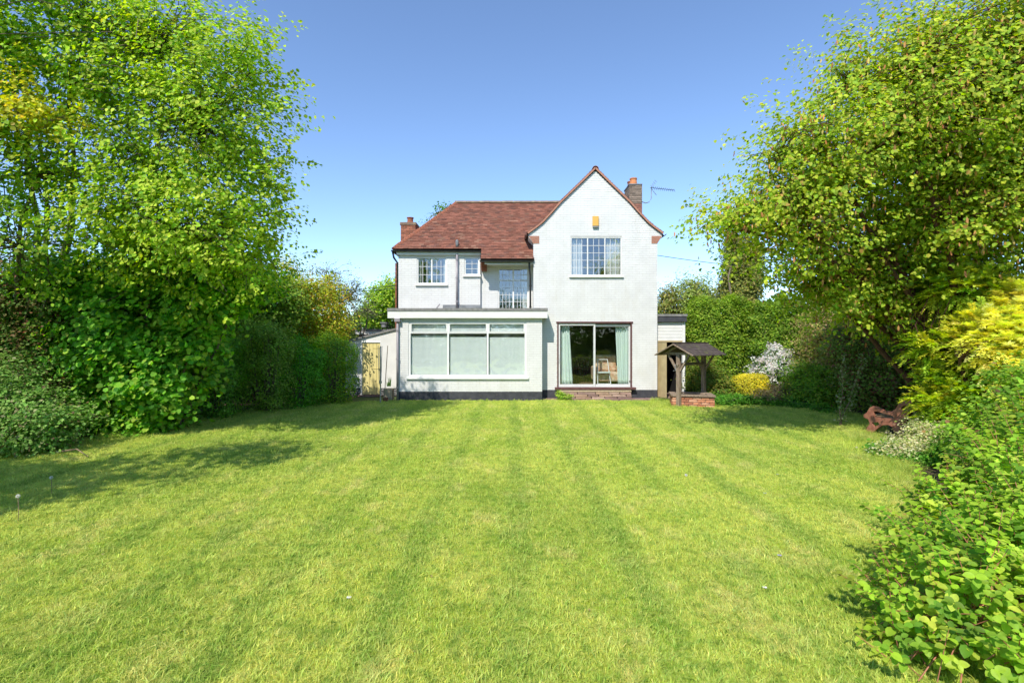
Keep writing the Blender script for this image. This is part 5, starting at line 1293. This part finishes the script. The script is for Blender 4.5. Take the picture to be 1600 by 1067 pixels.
# far things behind the right side
plant('cypress_tree', 'narrow dark conifer rising behind the hedge under the maple branches', 'tree', (X(1160,23),23,0),
    [blob(1160,455,23,28,36,.9), blob(1150,410,23,17,42,.6), blob(1172,415,23,17,34,.6), blob(1149,378,23,8,18,.3)], 560, 60, .10, [(0.30,0.34,0.07),(0.42,0.38,0.10),(0.18,0.22,0.05)], [4,2,3], r0=.1, part='crown', stemname='trunk', seed=53, cr=.26, tpl=RHOMB, flat_=1.4, droop=-.8)
for i, (px, py, rx, ry, lb) in enumerate(((1085,455,34,30,'hazy spring tree behind the passage roof right of the house'), (1048,470,24,26,'small olive tree touching the right corner of the house'), (1120,470,26,18,'pale orange tinged treetop behind the ivy hedge'))):
    Yq = 25+i
    plant('background_tree', lb, 'tree', (X(px,Yq),Yq,0), [blob(px,py,Yq,rx,ry,1.0), blob(px+6,py+32,Yq,rx*1.1,ry,1.0)], 230, 26, .10, [[(0.30,0.40,0.09),(0.42,0.44,0.12)],[(0.28,0.32,0.07),(0.40,0.34,0.11)],[(0.36,0.26,0.10),(0.22,0.27,0.06)]][i], [3,2], r0=.08, part='crown', stemname='trunk', seed=54+i, cr=.34, frac=1, shell=.2, thin=.4)
# distant tree belts that close the view at both sides
def belt(name, pts, h, n_, seed, label):
    r = np.random.default_rng(seed); k = r.integers(0, len(pts)-1, n_); t = r.uniform(0,1,(n_,1)); p = np.array(pts, float)
    Q = p[k]*(1-t)+p[k+1]*t; Q = Q + r.normal(0,1.1,(n_,2)); hh = h*(.75+.25*np.sin(Q[:,0]*.7+seed)*np.sin(Q[:,1]*.5))
    P = np.stack([Q[:,0], Q[:,1], hh*r.uniform(0,1,n_)**.7], 1); V, Fc = leaf_geo(P, r.normal(0,1,(n_,3))+[0,-.3,.6], r.normal(0,1,(n_,3)), r.uniform(.16,.34,n_), RHOMB)
    o = np_mesh(name, V, Fc, palette(DARK+MID, [3,3,2,1,2,2,1,1], n_, r), M['leaf'], None, 'stuff'); tag(o, label, 'woodland')
belt('tree_belt', [(-40,20),(-26,30),(-12,36),(-4,42)], 5.0, 26000, 61, 'distant belt of mixed trees far behind the left garden boundary')
belt('tree_belt', [(8,34),(18,30),(28,22),(34,10)], 5.0, 26000, 62, 'distant belt of mixed trees far behind the right garden boundary')
belt('boundary_undergrowth', [(-13,2),(-13,9),(-12.5,14),(-10,18),(-8.5,22)], 3.2, 42000, 63, 'dark overgrown boundary thicket behind the left trees and hedge')
belt('boundary_undergrowth', [(15,2),(14,8),(13.5,13),(12.5,17),(11,20)], 4.2, 46000, 64, 'dark overgrown boundary thicket behind the right trees')

# golden conifer and its neighbours (right, mid distance)
def sprays(name, parent, blobs, nsp, seed, cols, w, L=.34, size=.05, per=26, droop=.35):
    """flat feathery sprays: short narrow leaves set along arching shoots"""
    r = np.random.default_rng(seed); B = np.array(blobs, float); vol = (B[:,3]*B[:,4]*B[:,5])**.7; bi = r.choice(len(B), nsp, p=vol/vol.sum())
    d = unit(r.normal(0,1,(nsp,3))+[-.25,-.35,.15]); C = B[bi,:3]+d*B[bi,3:6]*(.35+.65*r.uniform(0,1,(nsp,1))**.6)
    ax = unit(d+r.normal(0,.35,(nsp,3))+[0,0,.15]); sdv = unit(np.cross(ax, [0,0,1.0]))
    ci = np.repeat(np.arange(nsp), per); t = np.tile(np.linspace(0,1,per), nsp); sg = np.tile(np.where(np.arange(per) % 2, 1., -1.), nsp)
    Ls = (L*r.uniform(.6,1.3,nsp))[ci]
    P = C[ci]+ax[ci]*(t*Ls)[:,None]; P[:,2] -= droop*t*t*Ls
    dr = ax[ci]*.8+sdv[ci]*(sg*.8)[:,None]+r.normal(0,.15,(len(ci),3)); dr[:,2] -= .3*t
    nrm = np.cross(sdv[ci], ax[ci])+r.normal(0,.3,(len(ci),3)); nrm[nrm[:,2]<0] *= -1
    sz = size*(1.5-.9*t)*r.uniform(.7,1.4,len(ci)); V, Fc = leaf_geo(P, nrm, dr, sz*1.6, NARROW2)
    col = palette(cols, w, nsp, r)[ci]*(.85+.4*t)[:,None]; ok = None
    np_mesh(name, V, Fc, np.clip(col,0,.95), M['leaf'], parent); return C
NARROW2 = (np.array([(0,0,0),(.22,.45,.03),(0,1,-.08),(-.22,.45,.03)]), np.array([(0,1,2,3)]))
gc = empty('golden_conifer', (X(1560,8.2),8.2,0), 'golden yellow feathery conifer at the right edge of the garden', 'conifer')
C = sprays('foliage', gc, [blob(1570,540,8.2,60,55,.7), blob(1610,480,8.2,50,35,.6), blob(1540,515,8.3,30,30,.5), blob(1620,590,8.2,70,45,.7)], 1150, 71, [(0.78,0.74,0.13),(0.66,0.68,0.10),(0.86,0.82,0.26),(0.44,0.54,0.07)], [4,3,2,1])
limbs('trunk', gc, (X(1560,8.2),8.2,0), C[::6], [(X(1560,8.2),8.2,1.2),(X(1600,8.2),8.2,2.0),(X(1500,8.3),8.3,1.6)], 'red_bark', .09, seed=71)
yc = empty('yew_shrub', (X(1470,8.9),8.9,0), 'wide yellow green feathery evergreen between the bench and the golden conifer', 'shrub')
C = sprays('foliage', yc, [blob(1508,590,8.9,44,44,.7), blob(1520,620,8.7,75,50,.8), blob(1490,540,9,60,30,.6), blob(1490,645,8.7,40,30,.5), blob(1560,650,8.5,60,45,.7), blob(1500,450,8.9,50,30,.6)], 1900, 72, [(0.50,0.58,0.05),(0.38,0.50,0.04),(0.64,0.64,0.07),(0.22,0.36,0.03)], [4,3,2,2], L=.30, size=.045)
limbs('stems', yc, (X(1470,8.9),8.9,0), C[::5], [(X(1500,8.9),8.9,.8),(X(1545,8.8),8.8,.8)], 'red_bark', .06, seed=72)
# variegated euonymus
r9 = np.random.default_rng(9)
plant('variegated_euonymus', 'pale cream and green variegated low bush in front of the bench', 'bush', (X(1425,8.6),8.6,0),
    [blob(1438,696,8.5,32,15,.35), blob(1412,706,8.2,22,12,.3), blob(1465,685,8.4,32,24,.4), blob(1465,662,9.0,28,14,.4)], 420, 42, .042, [(0.62,0.60,0.32),(0.50,0.54,0.22),(0.30,0.40,0.10),(0.72,0.68,0.45)], [3,3,2,2], r0=.02, seed=73, cr=.14, tpl=RHOMB, shell=.5)
plant('low_ground_cover', 'fresh green low leaves under the variegated bush on the right', 'plant', (X(1430,7.9),7.9,0),
    [blob(1405,716,8.2,28,12,.3), blob(1450,722,7.9,36,12,.3), blob(1490,712,7.9,30,16,.35), blob(1385,702,8.5,16,10,.2)], 200, 36, .05, [(0.12,0.33,0.03),(0.18,0.38,0.04),(0.07,0.22,0.02)], [3,3,2], r0=.006, seed=74, cr=.12)
# slender climbing stem beside the lawn
t = empty('young_rose', (X(1312,11.4),11.4,0), 'slender rose with twin upright stems and sparse pale leaves on the lawn edge', 'rose')
mb = MB(); rr = random.Random(4); tips = []
for dx in (-.05, .09):
    pts = [(X(1312,11.4)+dx*k_*.4+rr.uniform(-.03,.03)+.03*k_, 11.4+rr.uniform(-.03,.03), k_*.19) for k_ in range(9)]
    mb.tube(pts, [.013-.001*k_ for k_ in range(9)], 5); tips += pts[1:]
mb.build('stems', M['twig'], t)
r_ = np.random.default_rng(8); P = np.repeat(np.array(tips), 26, axis=0)+r_.normal(0,.05,(len(tips)*26,3))*[1,1,1.6]
V, Fc = leaf_geo(P, r_.normal(0,.6,P.shape)+[0,-.3,.6], r_.normal(0,1,P.shape), r_.uniform(.03,.06,len(P)), OVATE)
np_mesh('foliage', V, Fc, np.repeat(palette([(0.30,0.36,0.14),(0.18,0.28,0.06),(0.42,0.42,0.24)], [3,3,2], len(P), r_), 2, axis=0), M['leaf'], t)

# ---- foreground bush on the right: its nearest leaves are single objects
fb_base = (4.6, 3.7, 0)
FGB = [blob(1520,910,3.7,100,120,.6), blob(1475,965,3.1,65,85,.5), blob(1590,800,4.3,95,110,.6), blob(1640,730,4.9,90,85,.7), blob(1570,1010,3.0,140,130,.6), blob(1450,1050,2.8,52,52,.35), blob(1500,800,4.3,45,55,.4), blob(1690,900,3.6,150,160,.7)]
t = empty('honeysuckle_bush', fb_base, 'large leafy bright green bush with reddish twigs close by at the lower right', 'bush')
r_ = np.random.default_rng(81); B = np.array(FGB); nsh = 1400
bi = r_.choice(len(B), nsh, p=(B[:,3]*B[:,4]*B[:,5])**.8/((B[:,3]*B[:,4]*B[:,5])**.8).sum())
d = unit(r_.normal(0,1,(nsh,3))+[-.3,-.35,.25]); C = B[bi,:3]+d*B[bi,3:6]*(.55+.5*r_.uniform(0,1,(nsh,1))**.7)
ax = unit(d*.8+r_.normal(0,.35,(nsh,3))+[0,0,.35]); L_ = r_.uniform(.12,.30,nsh)
tw = MB(); P = []; Dr = []; Nr = []; Sz = []; Cl = []
PAL = palette([(0.36,0.54,0.04),(0.25,0.44,0.035),(0.50,0.62,0.07),(0.15,0.30,0.03)], [4,3,2,1], nsh, r_)
for i in range(nsh):
    c_, a = C[i], ax[i]
    if c_[2] < .04: continue
    e = c_+a*L_[i]
    tw.tube([tuple(c_-a*.15), tuple(c_+a*L_[i]*.5+r_.normal(0,.006,3)), tuple(e)], [.0032,.0026,.0014], 4, cap=False)
    s1 = np.cross(a, r_.normal(0,1,3)); s1 /= np.linalg.norm(s1); s2 = np.cross(a, s1)
    npair = int(L_[i]/.036)
    for k_ in range(npair+1):
        q = c_+a*L_[i]*(k_/max(1,npair)); pr = s1 if k_ % 2 else s2; sz = (.066-.024*(k_/max(1,npair)))*r_.uniform(.75,1.3)
        for sg in (-1, 1):
            P.append(q); dd = pr*sg+a*.55+r_.normal(0,.18,3); Dr.append(dd); Nr.append(a*.9+np.array([-.1,-.25,.9])+r_.normal(0,.25,3)); Sz.append(sz); Cl.append(PAL[i]*r_.uniform(.85,1.2))
P, Dr, Nr, Sz, Cl = map(np.array, (P, Dr, Nr, Sz, Cl)); ok = P[:,2] > .03; P, Dr, Nr, Sz, Cl = P[ok], Dr[ok], Nr[ok], Sz[ok], Cl[ok]
# leaf blade with a midrib fold and rounded outline
FULL = (np.array([(0,0,0),(.20,.10,.05),(.34,.32,.10),(.34,.58,.09),(.20,.84,.03),(0,1,-.06),(-.20,.84,.03),(-.34,.58,.09),(-.34,.32,.10),(-.20,.10,.05),(0,.34,.0),(0,.62,-.01)]),
        np.array([(0,1,2,10),(10,2,3,11),(11,3,4,5),(0,10,8,9),(10,11,7,8),(11,5,6,7)]))
dist = np.linalg.norm(P-np.array([0,0,EYE]), axis=1); vis = (np.abs(P[:,0]/P[:,1]) < .98)
outw = np.min(np.stack([np.linalg.norm((P-b_[:3])/b_[3:6], axis=1) for b_ in B]), axis=0)
score = np.where(vis & (outw > .93), Sz/dist, 0); order = np.argsort(-score); near = order[:300]; rest = order[300:]
V, Fc = leaf_geo(P[rest], Nr[rest], Dr[rest], Sz[rest], FULL)
np_mesh('foliage', V, Fc, np.repeat(Cl[rest], 6, axis=0), M['waxy_leaf'], t, kind='stuff', smooth=True)
protoL = []
for s_ in range(6):
    c_ = PAL[s_*7]*1.05; V, Fc = leaf_geo(np.zeros((1,3)), np.array([[0,0,1.]]), np.array([[0,1.,0]]), np.array([1.]), FULL)
    V[:, 2] *= r_.uniform(.7,1.5); o = np_mesh('leaf', V, Fc, np.repeat(c_[None], 6, axis=0), M['waxy_leaf'], None, smooth=True); protoL.append(o.data); bpy.data.objects.remove(o)
bz = np.array(fb_base)
for i in near:
    o = bpy.data.objects.new('leaf', protoL[int(r_.integers(0,6))]); n1 = Vector(Nr[i]).normalized(); d1 = Vector(Dr[i]); d1 = (d1-n1*d1.dot(n1)).normalized(); s1 = d1.cross(n1)
    s_ = Sz[i]; Mx = Matrix(((s1.x*s_,d1.x*s_,n1.x*s_,P[i][0]-bz[0]),(s1.y*s_,d1.y*s_,n1.y*s_,P[i][1]-bz[1]),(s1.z*s_,d1.z*s_,n1.z*s_,P[i][2]-bz[2]),(0,0,0,1)))
    COL.objects.link(o); o.parent = t; o.matrix_basis = Mx
tw.build('twigs', M['red_twig'], t, smooth=True)
mb = MB(); rr = random.Random(9)
for i in range(70):
    b_ = FGB[rr.randrange(len(FGB))]; a = rr.uniform(0,6.28); q = rr.uniform(.2,.95)
    e = Vector((b_[0]+math.cos(a)*b_[3]*q, b_[1]+math.sin(a)*b_[4]*q, b_[2]+b_[5]*rr.uniform(0,.7))); s0 = Vector((4.5+rr.uniform(-.9,.5), 3.9+rr.uniform(-.6,.5), 0))
    m_ = s0.lerp(e,.5)+Vector((rr.uniform(-.1,.1),rr.uniform(-.1,.1),.12)); mb.tube([s0, m_, e], [.013,.008,.003], 6)
mb.build('stems', M['red_twig'], t, smooth=True)
# dark green filler shrub mass behind it at the frame edge
plant('laurel_shrub', 'mid green shrub behind the near bush at the right edge', 'shrub', (X(1590,6.4),6.4,0),
    [blob(1600,690,6.2,70,60,.7), blob(1560,720,6.6,50,45,.6), blob(1650,640,6.2,80,70,.8), blob(1530,690,7.2,40,35,.5)], 420, 40, .055, [(0.26,0.46,0.04),(0.36,0.54,0.06),(0.16,0.30,0.03),(0.3,0.18,0.08)], [4,3,3,.4], r0=.02, bark='red_twig', seed=82, cr=.2)

# ---- trees beside and behind the photographer: they throw the shade on the lawn and show in the panes
G2 = 'trees at the far end of the garden behind the viewer'
plant('garden_tree', 'tall green tree beside the viewer on the left whose shade falls on the lawn', 'tree', (-9.4,1.6,0),
    [(-6.6,3.1,6.3,1.2,.8,.5), (-7.9,1.5,6.0,1.3,.9,.6), (-9.2,2.0,5.6,1.3,1.4,.9)], 190, 30, .11, LIME, [3,3,2,2], r0=.12, part='crown', stemname='trunk', seed=91, cr=.4)
for i, (x_, y_, h_, rr_) in enumerate(((-9,-11,4.2,2.4), (-3.5,-14,5.2,2.8), (2.2,-15,4.4,2.6), (7.5,-12,5.0,2.8), (12,-8,5,2.6))):
    plant('garden_tree', ['leftmost','second from left','middle','second from right','rightmost'][i]+' green tree of the row behind the viewer, mirrored in the panes', 'tree', (x_,y_,0),
        [(x_,y_,h_,rr_,rr_,h_*.45), (x_+.8,y_,h_*.6,rr_,rr_,h_*.4), (x_-.9,y_+.3,h_*.45,rr_*.8,rr_,h_*.38)], 260, 34, .22, MID, [3,3,2,1], group=G2, r0=.16, part='crown', stemname='trunk', seed=92+i, cr=.6, frac=.2)

clipped('reflection_hedge', 'long green hedge added unseen behind the viewer to show in the panes', 0, -7.0, 9.5, .6, 2.3, 14000, .12, MID, [3,3,2,1], 97, bump=.04)  # unseen hedge, added so the panes mirror foliage instead of bare lawn
plant('step_weed', 'small bright green weed growing at the left end of the stone step', 'weed', (X(880,16.3),16.35,0),
    [blob(876,618,16.32,6,5,.08), blob(887,619,16.3,8,4,.08), blob(872,613,16.4,3,6,.05)], 50, 22, .032, [(0.30,0.50,0.05),(0.44,0.56,0.08)], [1,1], r0=.004, seed=98, cr=.06)
# ---- little things on the lawn
def dandelion(px, ytop, yb, label):
    Yd = GY(yb); x_ = X(px,Yd); h_ = Z(ytop,Yd)
    t = empty('dandelion_clock', (x_,Yd,0), label, 'dandelion', 'dandelion seed heads on the left of the lawn')
    MB().tube([(x_,Yd,0),(x_+.008,Yd,h_*.5),(x_,Yd,h_)], [.004,.0035,.003], 6).build('stalk', M['twig'], t)
    r = np.random.default_rng(int(px)); n_ = 260; d = unit(r.normal(0,1,(n_,3))); P = np.array([x_,Yd,h_])+d*.008
    V, Fc = leaf_geo(P, np.cross(d, r.normal(0,1,(n_,3))), d, np.full(n_,.013), NARROW2)
    np_mesh('seed_head', V, Fc, np.tile([.78,.77,.73],(n_,1)), M['petal'], t)
dandelion(80, 746, 775, 'tall dandelion seed head with round white clock near the left shade')
dandelion(28, 775, 818, 'dandelion stalk with small seed head nearest the left edge of the lawn')
dandelion(1072, 742, 748, 'dandelion seed head low in the grass in the right middle of the lawn')
M['dry'] = noise_mat('dry_leaf', (0.34,0.20,0.14), (0.26,0.15,0.10), 20, .8)
M['blue'] = noise_mat('violet_petal', (0.36,0.34,0.48), (0.28,0.26,0.42), 20, .8)
for px, py, kind_ in ((1195,925,'w'),(922,962,'d'),(1218,874,'b'),(160,873,'d'),(545,941,'w'),(1195,775,'b'),(1043,768,'d'),(1155,790,'d'),(650,1028,'d'),(675,908,'d'),(1252,860,'d'),(1215,745,'b')):
    Yd = GY(py); x_ = X(px,Yd); a = random.uniform(0,3); mb = MB(); s_ = .016
    nm, lb, ct, mt = {'w': ('daisy','small white daisy in the grass','flower','white_paint'), 'd': ('fallen_leaf','small curled dry brown leaf lying on the grass','leaf','dry'), 'b': ('speedwell_flower','tiny pale blue flower in the grass','flower','blue')}[kind_]
    if kind_ == 'd': mb.poly([(x_,Yd,.03),(x_+s_*math.cos(a),Yd+s_*math.sin(a),.04),(x_+2*s_*math.cos(a+.5),Yd+2*s_*math.sin(a+.5),.034),(x_+s_*math.cos(a+1.2),Yd+s_*math.sin(a+1.2),.042)], [(0,1,2,3)])
    else:
        for k_ in range(9):
            b_ = a+k_*.698; mb.poly([(x_,Yd,.036),(x_+s_*math.cos(b_-.25),Yd+s_*math.sin(b_-.25),.038),(x_+s_*1.2*math.cos(b_),Yd+s_*1.2*math.sin(b_),.042),(x_+s_*math.cos(b_+.25),Yd+s_*math.sin(b_+.25),.038)], [(0,1,2,3)])
    where = {1195: 'beside the near right bush', 922: 'in the foreground near the middle', 1218: 'right of centre', 160: 'on the left side', 545: 'left of centre in the foreground', 1043: 'in the sunny right middle', 1155: 'right of the dandelion', 650: 'at the bottom edge of the picture', 675: 'left of centre', 1252: 'before the near right bush', 1215: 'farther back on the right'}[px]
    if px == 1195 and kind_ == 'b': where = 'right of the seed head in the middle distance'
    tag(mb.build(nm, M[mt]), lb + ' ' + where, ct)
tag(MB().tube([(X(95,8.3),8.3,.10),(X(120,8.2),8.2,.16),(X(138,8.1),8.1,.06)], [.012,.010,.006], 6).build('dead_branch', M['twig']), 'bare pale dead branch poking out of the scrubby bush at left', 'branch')
